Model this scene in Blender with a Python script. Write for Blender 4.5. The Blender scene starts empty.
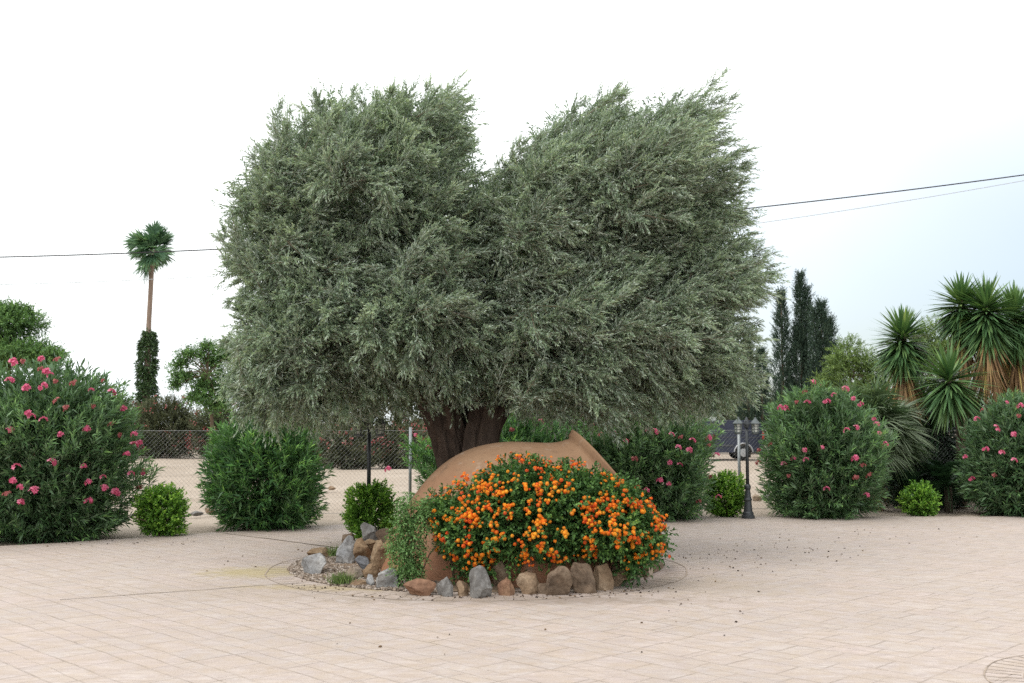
import bpy, math, random
import numpy as np
from mathutils import Vector

random.seed(7)
RNG = np.random.default_rng(11)
scene = bpy.context.scene
C = scene.collection
W_, H_ = 1024, 683
F = 1080.0                 # focal length in pixels
CAM_Z = 1.6
HORIZON = 425.0
PITCH = math.atan((HORIZON - H_ / 2) / F)
CP, SP = math.cos(PITCH), math.sin(PITCH)

# ---------------------------------------------------------------- layout helpers
def ray(px, py):
    xc, yc = (px - W_ / 2) / F, (H_ / 2 - py) / F
    return np.array([xc, CP - SP * yc, SP + CP * yc])

def at(px, py, Y):
    d = ray(px, py)
    return np.array([0, 0, CAM_Z]) + d * (Y / d[1])

def on_ground(px, py):
    d = ray(px, py)
    return np.array([0, 0, CAM_Z]) + d * (-CAM_Z / d[2])

def xz(px, py, Y):
    p = at(px, py, Y)
    return p[0], p[2]

def norm(v):
    return v / np.maximum(np.linalg.norm(v, axis=-1, keepdims=True), 1e-9)

def _hash(ix, iy, iz, seed):
    h = (ix * 374761393 + iy * 668265263 + iz * 2147483647 + seed * 974634777) & 0xFFFFFFFF
    h = ((h ^ (h >> 13)) * 1274126177) & 0xFFFFFFFF
    h = (h ^ (h >> 16)) & 0xFFFFFFFF
    return h.astype(np.float64) / 0xFFFFFFFF * 2 - 1

def vnoise(P, scale=1.0, seed=0):
    P = np.asarray(P, float) * scale + 1000.0
    i = np.floor(P).astype(np.int64)
    f = P - i
    f = f * f * (3 - 2 * f)
    out = 0
    for dx in (0, 1):
        for dy in (0, 1):
            for dz in (0, 1):
                w = (f[:, 0] if dx else 1 - f[:, 0]) * (f[:, 1] if dy else 1 - f[:, 1]) * (f[:, 2] if dz else 1 - f[:, 2])
                out = out + w * _hash(i[:, 0] + dx, i[:, 1] + dy, i[:, 2] + dz, seed)
    return out

def fbm(P, scale=1.0, seed=0, octv=3):
    o, a = 0, 1.0
    for k in range(octv):
        o = o + a * vnoise(P, scale * 2 ** k, seed + 17 * k)
        a *= .5
    return o

# ---------------------------------------------------------------- objects
def props(o, label=None, cat=None, group=None, kind=None):
    if label: o['label'] = label
    if cat: o['category'] = cat
    if group: o['group'] = group
    if kind: o['kind'] = kind
    return o

def thing(name, loc, label, cat, group=None, kind=None):
    o = bpy.data.objects.new(name, None)
    o.empty_display_size = .2
    o.location = [float(v) for v in loc]
    C.objects.link(o)
    return props(o, label, cat, group, kind)

def link(name, me, mat, parent=None):
    if mat: me.materials.append(mat)
    o = bpy.data.objects.new(name, me)
    C.objects.link(o)
    if parent: o.parent = parent
    return o

def world_offset(parent):
    v = np.zeros(3)
    while parent:
        v = v + np.array(parent.location)
        parent = parent.parent
    return v

def quad_mesh(name, V, nper, mat, parent=None, tint=None, quads=None, smooth=False):
    """V: (n,3) world vertices; quads (m,4) indices, or consecutive fours."""
    off = world_offset(parent)
    V = np.ascontiguousarray(V - off, dtype=np.float32)
    if quads is None:
        quads = np.arange(len(V)).reshape(-1, 4)
    quads = np.ascontiguousarray(quads, dtype=np.int32)
    me = bpy.data.meshes.new(name)
    me.vertices.add(len(V)); me.vertices.foreach_set('co', V.ravel())
    me.loops.add(quads.size); me.loops.foreach_set('vertex_index', quads.ravel())
    me.polygons.add(len(quads)); me.polygons.foreach_set('loop_start', np.arange(0, quads.size, 4, dtype=np.int32))
    if smooth: me.polygons.foreach_set('use_smooth', np.ones(len(quads), dtype=bool))
    me.update(calc_edges=True)
    if tint is not None:
        a = me.attributes.new('tint', 'FLOAT', 'POINT')
        a.data.foreach_set('value', np.ascontiguousarray(np.clip(tint, 0, 1), dtype=np.float32))
    return link(name, me, mat, parent)

class MB:
    """collects verts and faces of ONE mesh, in world coordinates"""
    def __init__(s): s.v, s.f = [], []
    def add(s, V, Fc):
        n = len(s.v)
        s.v.extend([tuple(map(float, p)) for p in V])
        s.f.extend([tuple(i + n for i in q) for q in Fc])
        return s
    def tube(s, pts, radii, sides=8, cap=True, flute=None):
        pts = np.array(pts, float)
        n = len(pts)
        if np.isscalar(radii): radii = [radii] * n
        T = norm(np.gradient(pts, axis=0))
        ref = np.array([0, 0, 1.]) if abs(T[0][2]) < .9 else np.array([1., 0, 0])
        u = norm(np.cross(T[0], ref)); V, Fc = [], []
        for i in range(n):
            u = norm(u - T[i] * np.dot(u, T[i])); w = np.cross(T[i], u)
            for k in range(sides):
                a = 2 * math.pi * k / sides
                r = radii[i] * (flute(a, i / max(1, n - 1)) if flute else 1)
                V.append(pts[i] + r * (math.cos(a) * u + math.sin(a) * w))
        for i in range(n - 1):
            for k in range(sides):
                k2 = (k + 1) % sides
                Fc.append((i * sides + k, i * sides + k2, (i + 1) * sides + k2, (i + 1) * sides + k))
        if cap:
            Fc.append(tuple(range(sides - 1, -1, -1)))
            Fc.append(tuple(range((n - 1) * sides, n * sides)))
        return s.add(V, Fc)
    def lathe(s, c, prof, sides=24, axis=(0, 0, 1), closed=False):
        """prof: (t along axis, radius)"""
        ax = norm(np.array(axis, float)); ref = np.array([0, 1., 0]) if abs(ax[1]) < .9 else np.array([1., 0, 0])
        u = norm(np.cross(ax, ref)); w = np.cross(ax, u); c = np.array(c, float)
        V, Fc = [], []
        n = len(prof)
        for t, r in prof:
            for k in range(sides):
                a = 2 * math.pi * k / sides
                V.append(c + ax * t + r * (math.cos(a) * u + math.sin(a) * w))
        for i in range(n if closed else n - 1):
            j = (i + 1) % n
            for k in range(sides):
                k2 = (k + 1) % sides
                Fc.append((i * sides + k, i * sides + k2, j * sides + k2, j * sides + k))
        if not closed:
            Fc.append(tuple(range(sides - 1, -1, -1))); Fc.append(tuple(range((n - 1) * sides, n * sides)))
        return s.add(V, Fc)
    def box(s, lo, hi):
        x0, y0, z0 = lo; x1, y1, z1 = hi
        V = [(x0, y0, z0), (x1, y0, z0), (x1, y1, z0), (x0, y1, z0), (x0, y0, z1), (x1, y0, z1), (x1, y1, z1), (x0, y1, z1)]
        return s.add(V, [(3, 2, 1, 0), (4, 5, 6, 7), (0, 1, 5, 4), (1, 2, 6, 5), (2, 3, 7, 6), (3, 0, 4, 7)])
    def prism(s, outline, y0, y1):
        """outline: list of (x,z), extruded along y"""
        n = len(outline)
        V = [(x, y0, z) for x, z in outline] + [(x, y1, z) for x, z in outline]
        Fc = [tuple(range(n)), tuple(range(2 * n - 1, n - 1, -1))]
        Fc += [(i, i + n, (i + 1) % n + n, (i + 1) % n) for i in range(n)]
        return s.add(V, Fc)
    def build(s, name, mat, parent=None, smooth=False, bevel=0):
        off = world_offset(parent)
        me = bpy.data.meshes.new(name)
        me.from_pydata([tuple(np.array(p) - off) for p in s.v], [], s.f)
        if smooth: me.polygons.foreach_set('use_smooth', [True] * len(me.polygons))
        me.update()
        o = link(name, me, mat, parent)
        if bevel:
            b = o.modifiers.new('bevel', 'BEVEL'); b.width = bevel; b.segments = 2; b.limit_method = 'ANGLE'
        return o

# ---------------------------------------------------------------- materials
class NT:
    def __init__(s, name):
        s.m = bpy.data.materials.new(name); s.m.use_nodes = True
        s.t = s.m.node_tree; s.t.nodes.clear()
        s.out = s.n('ShaderNodeOutputMaterial')
    def n(s, kind, **kw):
        nd = s.t.nodes.new(kind)
        for k, v in kw.items(): setattr(nd, k, v)
        return nd
    def l(s, a, b): s.t.links.new(a, b)
    def ramp(s, fac, stops):
        r = s.n('ShaderNodeValToRGB')
        e = r.color_ramp.elements
        while len(e) < len(stops): e.new(.5)
        for k, (p, c) in enumerate(stops):
            e[k].position = p; e[k].color = (*c, 1)
        s.l(fac, r.inputs[0]); return r.outputs[0]
    def noise(s, vec, scale, detail=4, rough=.55, dist=0):
        nd = s.n('ShaderNodeTexNoise')
        nd.inputs['Scale'].default_value = scale; nd.inputs['Detail'].default_value = detail
        nd.inputs['Roughness'].default_value = rough; nd.inputs['Distortion'].default_value = dist
        if vec is not None: s.l(vec, nd.inputs['Vector'])
        return nd.outputs['Fac']
    def mix(s, fac, a, b, blend='MIX'):
        m = s.n('ShaderNodeMix', data_type='RGBA', blend_type=blend)
        for sock, v in ((m.inputs[0], fac), (m.inputs[6], a), (m.inputs[7], b)):
            if isinstance(v, (int, float)): sock.default_value = v
            elif isinstance(v, tuple): sock.default_value = (*v, 1)
            else: s.l(v, sock)
        return m.outputs[2]
    def math(s, op, a, b=None, c=None):
        m = s.n('ShaderNodeMath', operation=op)
        for i, v in enumerate((a, b, c)):
            if v is None: continue
            if isinstance(v, (int, float)): m.inputs[i].default_value = v
            else: s.l(v, m.inputs[i])
        return m.outputs[0]
    def obj(s): return s.n('ShaderNodeTexCoord').outputs['Object']
    def principled(s, col, rough=.6, spec=.4, metal=0, bump=None, bstr=.3, bdist=.02):
        p = s.n('ShaderNodeBsdfPrincipled')
        if isinstance(col, tuple): p.inputs['Base Color'].default_value = (*col, 1)
        else: s.l(col, p.inputs['Base Color'])
        if isinstance(rough, (int, float)): p.inputs['Roughness'].default_value = rough
        else: s.l(rough, p.inputs['Roughness'])
        p.inputs['Metallic'].default_value = metal
        p.inputs['Specular IOR Level'].default_value = spec
        if bump is not None:
            b = s.n('ShaderNodeBump'); b.inputs['Strength'].default_value = bstr; b.inputs['Distance'].default_value = bdist
            s.l(bump, b.inputs['Height']); s.l(b.outputs[0], p.inputs['Normal'])
        s.l(p.outputs[0], s.out.inputs[0]); return p

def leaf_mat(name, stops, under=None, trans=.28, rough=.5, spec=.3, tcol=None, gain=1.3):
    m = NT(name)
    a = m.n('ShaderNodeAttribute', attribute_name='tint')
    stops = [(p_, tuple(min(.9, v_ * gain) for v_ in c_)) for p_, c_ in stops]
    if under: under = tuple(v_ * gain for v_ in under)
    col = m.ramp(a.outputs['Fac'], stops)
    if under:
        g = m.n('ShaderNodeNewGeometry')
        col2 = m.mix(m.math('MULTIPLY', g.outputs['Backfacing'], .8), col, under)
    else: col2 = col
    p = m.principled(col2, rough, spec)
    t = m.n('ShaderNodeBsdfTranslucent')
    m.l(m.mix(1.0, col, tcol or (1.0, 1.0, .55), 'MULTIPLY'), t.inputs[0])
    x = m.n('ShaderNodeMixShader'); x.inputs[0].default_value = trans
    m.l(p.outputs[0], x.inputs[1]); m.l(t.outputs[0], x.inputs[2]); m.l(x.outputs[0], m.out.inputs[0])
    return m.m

def plain(name, col, rough=.5, spec=.4, metal=0, var=.15, scale=12, bump=.1):
    m = NT(name); v = m.obj(); nz = m.noise(v, scale, 5)
    c0 = tuple(c * (1 - var) for c in col); c1 = tuple(min(1, c * (1 + var)) for c in col)
    m.principled(m.ramp(nz, [(.3, c0), (.7, c1)]), rough, spec, metal, nz, bump, .01)
    return m.m

M = {}
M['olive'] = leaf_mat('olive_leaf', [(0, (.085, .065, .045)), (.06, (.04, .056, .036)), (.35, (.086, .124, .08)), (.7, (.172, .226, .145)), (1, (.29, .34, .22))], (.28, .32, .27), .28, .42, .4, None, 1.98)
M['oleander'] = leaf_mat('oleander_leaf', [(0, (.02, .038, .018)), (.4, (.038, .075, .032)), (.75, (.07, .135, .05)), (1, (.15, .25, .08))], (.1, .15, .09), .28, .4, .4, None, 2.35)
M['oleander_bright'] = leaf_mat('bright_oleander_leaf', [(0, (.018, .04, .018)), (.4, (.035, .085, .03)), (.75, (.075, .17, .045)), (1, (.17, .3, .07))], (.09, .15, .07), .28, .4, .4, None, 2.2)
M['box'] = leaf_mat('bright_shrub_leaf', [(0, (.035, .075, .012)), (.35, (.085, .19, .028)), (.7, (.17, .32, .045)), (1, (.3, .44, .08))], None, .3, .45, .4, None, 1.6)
M['ivy'] = leaf_mat('climber_leaf', [(0, (.02, .04, .015)), (.5, (.045, .085, .03)), (1, (.1, .16, .05))], None, .2, .5, .4)
M['trail'] = leaf_mat('trailing_leaf', [(0, (.05, .085, .03)), (.5, (.1, .2, .06)), (1, (.2, .33, .11))], None, .25, .5, .3)
M['lantana'] = leaf_mat('lantana_leaf', [(0, (.02, .045, .015)), (.45, (.05, .11, .03)), (.8, (.1, .19, .045)), (1, (.2, .29, .07))], None, .22, .5, .3, None, 1.75)
M['cypress'] = leaf_mat('cypress_needle', [(0, (.016, .032, .024)), (.5, (.042, .07, .048)), (1, (.08, .115, .07))], None, .05, .7, .2)
M['broad'] = leaf_mat('broadleaf', [(0, (.025, .05, .02)), (.5, (.065, .13, .04)), (1, (.15, .25, .07))], None, .28, .5, .3, None, 1.7)
M['lightgreen'] = leaf_mat('light_leaf', [(0, (.05, .08, .025)), (.5, (.13, .2, .06)), (1, (.25, .33, .11))], None, .3, .5, .3)
M['drygreen'] = leaf_mat('dull_leaf', [(0, (.035, .04, .022)), (.5, (.085, .1, .055)), (1, (.16, .17, .1))], None, .2, .6, .3)
M['hedge'] = leaf_mat('hedge_leaf', [(0, (.012, .022, .012)), (.5, (.025, .045, .022)), (1, (.05, .08, .035))], None, .15, .6, .3)
M['yucca'] = leaf_mat('yucca_blade', [(0, (.02, .045, .02)), (.45, (.05, .105, .04)), (.8, (.11, .18, .06)), (1, (.22, .28, .09))], None, .18, .4, .4, None, 1.6)
M['dead'] = leaf_mat('dead_blade', [(0, (.1, .06, .035)), (.5, (.25, .155, .085)), (.8, (.38, .25, .115)), (1, (.4, .31, .11))], None, .15, .8, .1)
M['fan'] = leaf_mat('fan_blade', [(0, (.03, .05, .03)), (.5, (.075, .125, .058)), (1, (.18, .25, .12))], (.15, .18, .12), .15, .45, .4)
M['palm'] = leaf_mat('palm_blade', [(0, (.02, .045, .025)), (.5, (.045, .09, .05)), (1, (.1, .16, .08))], None, .22, .45, .4, None, 2.3)
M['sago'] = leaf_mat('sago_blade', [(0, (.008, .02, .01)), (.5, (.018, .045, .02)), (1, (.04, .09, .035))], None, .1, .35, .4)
M['grass'] = leaf_mat('grass_blade', [(0, (.05, .09, .03)), (1, (.16, .22, .07))], None, .25, .6, .2)
M['pink'] = leaf_mat('pink_petal', [(0, (.42, .035, .1)), (.5, (.7, .14, .26)), (1, (.82, .34, .46))], None, .3, .6, .2, (1, .8, .85), 1)
M['wilted'] = leaf_mat('wilted_petal', [(0, (.25, .06, .06)), (.5, (.42, .12, .12)), (1, (.5, .2, .18))], None, .25, .7, .2, (1, .8, .8), .9)

def lantana_petal():
    m = NT('lantana_petal')
    a = m.n('ShaderNodeAttribute', attribute_name='tint')
    oi = m.n('ShaderNodeObjectInfo')
    f = m.math('ADD', m.math('MULTIPLY', a.outputs['Fac'], .8), m.math('MULTIPLY', oi.outputs['Random'], .2))
    col = m.ramp(f, [(0, (.95, .5, .05)), (.25, (.95, .36, .025)), (.55, (.9, .2, .015)), (.8, (.76, .09, .015)), (1, (.55, .04, .02))])
    p = m.principled(col, .6, .2)
    t = m.n('ShaderNodeBsdfTranslucent'); m.l(col, t.inputs[0])
    x = m.n('ShaderNodeMixShader'); x.inputs[0].default_value = .25
    m.l(p.outputs[0], x.inputs[1]); m.l(t.outputs[0], x.inputs[2]); m.l(x.outputs[0], m.out.inputs[0])
    return m.m
M['lantana_petal'] = lantana_petal()

def bark(name, c0, c1, sc=6, strength=.8):
    m = NT(name); v = m.obj()
    mp = m.n('ShaderNodeMapping'); mp.inputs['Scale'].default_value = (1, 1, .22); m.l(v, mp.inputs[0])
    a = m.noise(mp.outputs[0], sc, 8, .65, .6); b = m.noise(v, sc * .4, 3)
    col = m.mix(m.math('MULTIPLY', b, .35), m.ramp(a, [(.3, c0), (.62, c1)]), tuple(min(1, x * 1.5) for x in c1))
    m.principled(col, .9, .15, 0, a, strength, .05); return m.m
M['bark'] = bark('olive_bark', (.014, .011, .01), (.115, .085, .068))
M['bark_grey'] = bark('grey_bark', (.1, .075, .05), (.26, .2, .15), 10)
M['palm_bark'] = bark('palm_bark', (.12, .085, .065), (.27, .2, .155), 9)
M['twig'] = bark('twig', (.06, .045, .03), (.15, .11, .075), 14)

def rock_mat(name, a, b, c, sc=3.5):
    a, b, c = [tuple(.76 * q + .24 * d for q, d in zip(k, (.25, .2, .155))) for k in (a, b, c)]
    m = NT(name); v = m.n('ShaderNodeTexCoord').outputs['Object']
    oi = m.n('ShaderNodeObjectInfo'); ad = m.n('ShaderNodeVectorMath', operation='ADD')
    cm = m.n('ShaderNodeCombineXYZ'); m.l(m.math('MULTIPLY', oi.outputs['Random'], 40), cm.inputs[0])
    m.l(v, ad.inputs[0]); m.l(cm.outputs[0], ad.inputs[1]); v = ad.outputs[0]
    n1 = m.noise(v, sc, 6, .6, .5); n2 = m.noise(v, sc * 6, 6, .7); n3 = m.noise(v, sc * .9, 3, .5)
    col = m.ramp(n1, [(.3, a), (.5, b), (.7, c)])
    col = m.mix(m.ramp(n2, [(.35, (.0,) * 3), (.6, (1,) * 3)]), m.mix(1, col, (.62, .6, .58), 'MULTIPLY'), col)
    m.principled(col, .85, .2, 0, m.math('ADD', n1, m.math('MULTIPLY', n2, .5)), .7, .03); return m.m
M['rock_grey'] = rock_mat('grey_rock', (.11, .115, .12), (.2, .205, .205), (.32, .315, .3))
M['rock_white'] = rock_mat('white_rock', (.2, .22, .24), (.33, .345, .36), (.47, .47, .46))
M['rock_tan'] = rock_mat('tan_rock', (.15, .09, .05), (.3, .2, .12), (.42, .31, .21))
M['rock_ochre'] = rock_mat('ochre_rock', (.17, .095, .05), (.29, .19, .105), (.4, .31, .2))
M['rock_red'] = rock_mat('reddish_rock', (.13, .055, .03), (.25, .12, .065), (.33, .19, .11))
M['rock_brown'] = rock_mat('brown_rock', (.09, .06, .04), (.19, .13, .085), (.3, .23, .16))
M['rock_slate'] = rock_mat('slate_rock', (.06, .075, .1), (.12, .14, .17), (.2, .22, .25))
M['rock_two'] = rock_mat('grey_tan_rock', (.3, .2, .12), (.36, .3, .24), (.36, .37, .39), 2)
M['rock_cream'] = rock_mat('cream_rock', (.3, .22, .15), (.45, .36, .27), (.55, .47, .38))

M['lamp'] = plain('lamp_paint', (.045, .05, .055), .45, .5, .2, .2, 20)
M['lamp_roof'] = plain('lamp_roof_paint', (.1, .115, .115), .5, .5, .2, .25, 20)
M['steel'] = plain('galvanised_steel', (.26, .275, .275), .5, .5, .6, .15, 15)
M['wire'] = plain('fence_wire', (.22, .225, .22), .55, .4, .5, .15, 15)
M['cable'] = plain('cable_sheath', (.03, .03, .032), .7, .2)
M['cable_pale'] = plain('pale_cable_sheath', (.42, .44, .45), .7, .2)

def glassy(name, col, rough=.15):
    m = NT(name); m.principled(col, rough, .6); return m.m
M['lamp_glass'] = glassy('lamp_glass', (.5, .52, .48), .25)
M['van'] = plain('van_paint', (.028, .034, .06), .3, .5, .2, .15, 3, 0)
M['van_trim'] = plain('van_trim', (.06, .065, .075), .5, .4)
M['van_glass'] = glassy('van_glass', (.03, .045, .05), .05)
M['tyre'] = plain('tyre_rubber', (.018, .018, .018), .85, .2)
M['rim'] = plain('wheel_rim', (.4, .41, .42), .4, .5, .6)
M['white_plastic'] = plain('white_plastic', (.72, .73, .73), .5, .4, 0, .05)
M['red_plastic'] = plain('red_lens', (.4, .03, .025), .3, .5, 0, .1)

# ---------------------------------------------------------------- ground materials
BED_C = on_ground(478, 564.5); BED_R = 2.1
def sand_material():
    m = NT('sandy_soil'); v = m.obj()
    a = m.noise(v, .35, 5, .6); b = m.noise(v, 9, 6, .7); c = m.noise(v, 60, 3, .7)
    col = m.ramp(a, [(.32, (.34, .28, .22)), (.68, (.45, .38, .31))])
    col = m.mix(m.ramp(b, [(.45, (0,) * 3), (.75, (.5,) * 3)]), col, (.29, .215, .155))
    col = m.mix(m.ramp(c, [(.55, (0,) * 3), (.7, (.55,) * 3)]), col, (.2, .15, .11))
    m.principled(col, .95, .1, 0, m.math('ADD', b, c), .5, .04); return m.m
M['sand'] = sand_material()

def paving_material():
    m = NT('stamped_concrete'); v = m.obj()
    # world noise wobble so joints are not ruler straight
    mp = m.n('ShaderNodeMapping'); mp.inputs['Rotation'].default_value = (0, 0, math.radians(45.5)); m.l(v, mp.inputs[0])
    wob = m.n('ShaderNodeTexNoise'); wob.inputs['Scale'].default_value = 3.2; wob.inputs['Detail'].default_value = 3; m.l(v, wob.inputs['Vector'])
    sub = m.n('ShaderNodeVectorMath', operation='MULTIPLY_ADD'); m.l(wob.outputs['Color'], sub.inputs[0])
    sub.inputs[1].default_value = (.045, .045, 0); m.l(mp.outputs[0], sub.inputs[2])
    def bricks(w, h, sq, sqf, off, shift, mortar):
        ad = m.n('ShaderNodeVectorMath', operation='ADD'); m.l(sub.outputs[0], ad.inputs[0]); ad.inputs[1].default_value = shift
        b = m.n('ShaderNodeTexBrick'); b.offset = off; b.offset_frequency = 2; b.squash = sq; b.squash_frequency = sqf
        b.inputs['Scale'].default_value = 1; b.inputs['Mortar Size'].default_value = mortar; b.inputs['Mortar Smooth'].default_value = .25
        b.inputs['Brick Width'].default_value = w; b.inputs['Row Height'].default_value = h
        b.inputs['Color1'].default_value = (0, 0, 0, 1); b.inputs['Color2'].default_value = (1, 1, 1, 1); b.inputs['Mortar'].default_value = (.5, .5, .5, 1)
        m.l(ad.outputs[0], b.inputs['Vector']); return b
    b1 = bricks(.62, .31, .6, 2, .37, (0, 0, 0), .0075)
    b2 = bricks(1.24, .62, .75, 3, .41, (.31, .155, 0), .0045)
    n_fine = m.noise(v, 42, 6, .7); n_mid = m.noise(v, 5.5, 6, .65, .4); n_big = m.noise(v, .55, 4, .6)
    # slate-like streaks along one slab direction
    ms = m.n('ShaderNodeMapping'); ms.inputs['Rotation'].default_value = (0, 0, math.radians(12)); ms.inputs['Scale'].default_value = (2.2, 9, 1); m.l(v, ms.inputs[0])
    streak = m.noise(ms.outputs[0], 1.5, 7, .68, 1.2)
    col = m.ramp(n_big, [(.32, (.375, .325, .295)), (.5, (.465, .405, .367)), (.68, (.52, .45, .4))])
    col = m.mix(m.math('MULTIPLY', b1.outputs['Color'], .6), col, (.5, .4, .355))
    col = m.mix(m.math('MULTIPLY', b2.outputs['Color'], .35), col, (.42, .375, .34))
    col = m.mix(m.ramp(streak, [(.4, (.75,) * 3), (.6, (0,) * 3)]), col, (.36, .295, .265))
    col = m.mix(m.ramp(n_mid, [(.35, (.6,) * 3), (.6, (0,) * 3)]), col, (.4, .315, .235))
    col = m.mix(m.ramp(n_fine, [(.3, (.35,) * 3), (.55, (0,) * 3)]), col, (.29, .235, .19))
    # joints, worn so that they fade in and out
    wear = m.ramp(m.noise(v, 2.3, 4, .7), [(.38, (.06,) * 3), (.66, (.68,) * 3)])
    jf = m.math('MULTIPLY', m.math('MAXIMUM', b1.outputs['Fac'], m.math('MULTIPLY', b2.outputs['Fac'], 1.0)), wear)
    col = m.mix(jf, col, (.21, .165, .125))
    # yellow-green algae where water stands by the bed; also brown tint and painted shade
    def blob(px, py, rx, ry, rot, amt, colr, base):
        g = on_ground(px, py)
        q = m.n('ShaderNodeMapping'); q.vector_type = 'TEXTURE'
        q.inputs['Location'].default_value = (g[0], g[1], 0); q.inputs['Rotation'].default_value = (0, 0, rot); q.inputs['Scale'].default_value = (rx, ry, 1)
        m.l(v, q.inputs[0])
        ln = m.n('ShaderNodeVectorMath', operation='LENGTH'); m.l(q.outputs[0], ln.inputs[0])
        d = m.math('ADD', ln.outputs['Value'], m.math('MULTIPLY', m.math('SUBTRACT', n_mid, .5), 1.3))
        return m.mix(m.math('MULTIPLY', m.ramp(d, [(.35, (1,) * 3), (1.0, (0,) * 3)]), amt), base, colr)
    col = blob(258, 572, .75, .6, 0, .6, (.36, .29, .11), col)
    col = blob(318, 588, 1.1, .2, -.12, .5, (.4, .31, .12), col)
    col = blob(300, 592, 2.3, .75, 0, .3, (.3, .24, .18), col)  # wide faint brown tint on the paving
    col = blob(705, 585, 1.0, .9, 0, .35, (.3, .24, .17), col)  # soft shade beside the bed, painted into the paving colour
    col = blob(540, 600, 2.0, .35, 0, .55, (.2, .155, .12), col)  # strip of shade in front of the rocks, painted into the colour
    h = m.math('SUBTRACT', m.math('ADD', m.math('MULTIPLY', streak, .5), m.math('MULTIPLY', n_mid, .35)), m.math('MULTIPLY', m.math('MAXIMUM', b1.outputs['Fac'], b2.outputs['Fac']), .7))
    m.principled(col, m.math('ADD', .62, m.math('MULTIPLY', n_mid, .3)), .3, 0, h, .65, .025); return m.m
M['paving'] = paving_material()
M['joint'] = plain('joint_filler', (.17, .135, .105), .95, .1, 0, .35, 8)
M['joint_pale'] = plain('worn_joint', (.33, .265, .21), .95, .1, 0, .35, 8)
M['soil'] = plain('bed_soil', (.2, .145, .1), .95, .1, 0, .35, 9, .6)
M['pebble'] = leaf_mat('pebble', [(0, (.12, .09, .07)), (.4, (.26, .2, .15)), (.7, (.4, .32, .26)), (1, (.52, .46, .4))], None, 0, .85, .2, None, .8)
M['debris'] = leaf_mat('dry_litter', [(0, (.02, .014, .012)), (.5, (.07, .04, .025)), (1, (.2, .13, .07))], None, 0, .85, .2, None, 1)

def terracotta():
    m = NT('terracotta'); v = m.obj()
    a = m.noise(v, 1.6, 6, .6, .6); b = m.noise(v, 11, 6, .7); g = m.n('ShaderNodeNewGeometry')
    sx = m.n('ShaderNodeSeparateXYZ'); m.l(v, sx.inputs[0])
    col = m.ramp(a, [(.3, (.235, .105, .06)), (.5, (.29, .14, .08)), (.72, (.34, .19, .115))])
    # pale brown weathering film, thickest on the upper part of the jar
    film = m.math('MULTIPLY', m.ramp(m.math('ADD', m.math('MULTIPLY', sx.outputs[2], .55), m.math('MULTIPLY', a, .6)), [(.42, (0,) * 3), (1.0, (.8,) * 3)]), 1.0)
    col = m.mix(film, col, (.25, .16, .095))
    col = m.mix(m.ramp(b, [(.32, (.5,) * 3), (.5, (0,) * 3)]), col, (.2, .115, .07))
    # lime bloom and grime patches, and the faint ridges of the hand-built coils
    lime = m.noise(v, 2.7, 7, .72, 1.5); grime = m.noise(v, 3.6, 6, .7, .8)
    col = m.mix(m.ramp(lime, [(.56, (0,) * 3), (.7, (.5,) * 3)]), col, (.42, .34, .27))
    col = m.mix(m.ramp(grime, [(.55, (0,) * 3), (.72, (.65,) * 3)]), col, (.11, .075, .05))
    dp = m.n('ShaderNodeVectorMath', operation='DOT_PRODUCT'); m.l(v, dp.inputs[0]); dp.inputs[1].default_value = (.78, .06, .62)
    coil = m.math('SINE', m.math('MULTIPLY', m.math('ADD', dp.outputs['Value'], m.math('MULTIPLY', a, .06)), 48))
    h = m.math('ADD', m.math('ADD', a, m.math('MULTIPLY', b, .4)), m.math('MULTIPLY', coil, .12))
    m.principled(col, .85, .2, 0, h, .35, .03); return m.m
M['terracotta'] = terracotta()

# ---------------------------------------------------------------- foliage machinery
def rand_unit(n):
    return norm(RNG.normal(size=(n, 3)))

def sample_super(c, a, n, e=2.4, shell=.4, amp=.12, nsc=1.6, seed=0, zmin=-1.0, front=1.0):
    """n points in the outer shell of a lumpy superellipsoid; returns points and outward normals"""
    c, a = np.array(c, float), np.array(a, float)
    d = rand_unit(int(n * 2.2))
    d = d[d[:, 2] > zmin]
    if front < 1.0:                      # thin out the far side
        d = d[(d[:, 1] < .25) | (RNG.random(len(d)) < front)]
    # even the density over stretched axes
    w = np.linalg.norm(d * (a.max() / a), axis=1)
    keep = RNG.random(len(d)) < .25 + .75 * (w.min() / w) ** .5
    d = norm(d[keep][:n] * a) if len(d[keep]) >= n * .3 else norm(d[:n] * a)
    r = (np.abs(d / a) ** e).sum(1) ** (-1 / e)
    lump = fbm(d * r[:, None] + c, nsc, seed, 3)
    u = RNG.random(len(d)) ** 1.3
    rr = r * (1 - shell * u) * (1 + amp * lump)
    P = c + d * rr[:, None]
    nrm = norm(np.sign(d) * np.abs(d / a) ** (e - 1) / a)
    return P, nrm, lump, u

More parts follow.
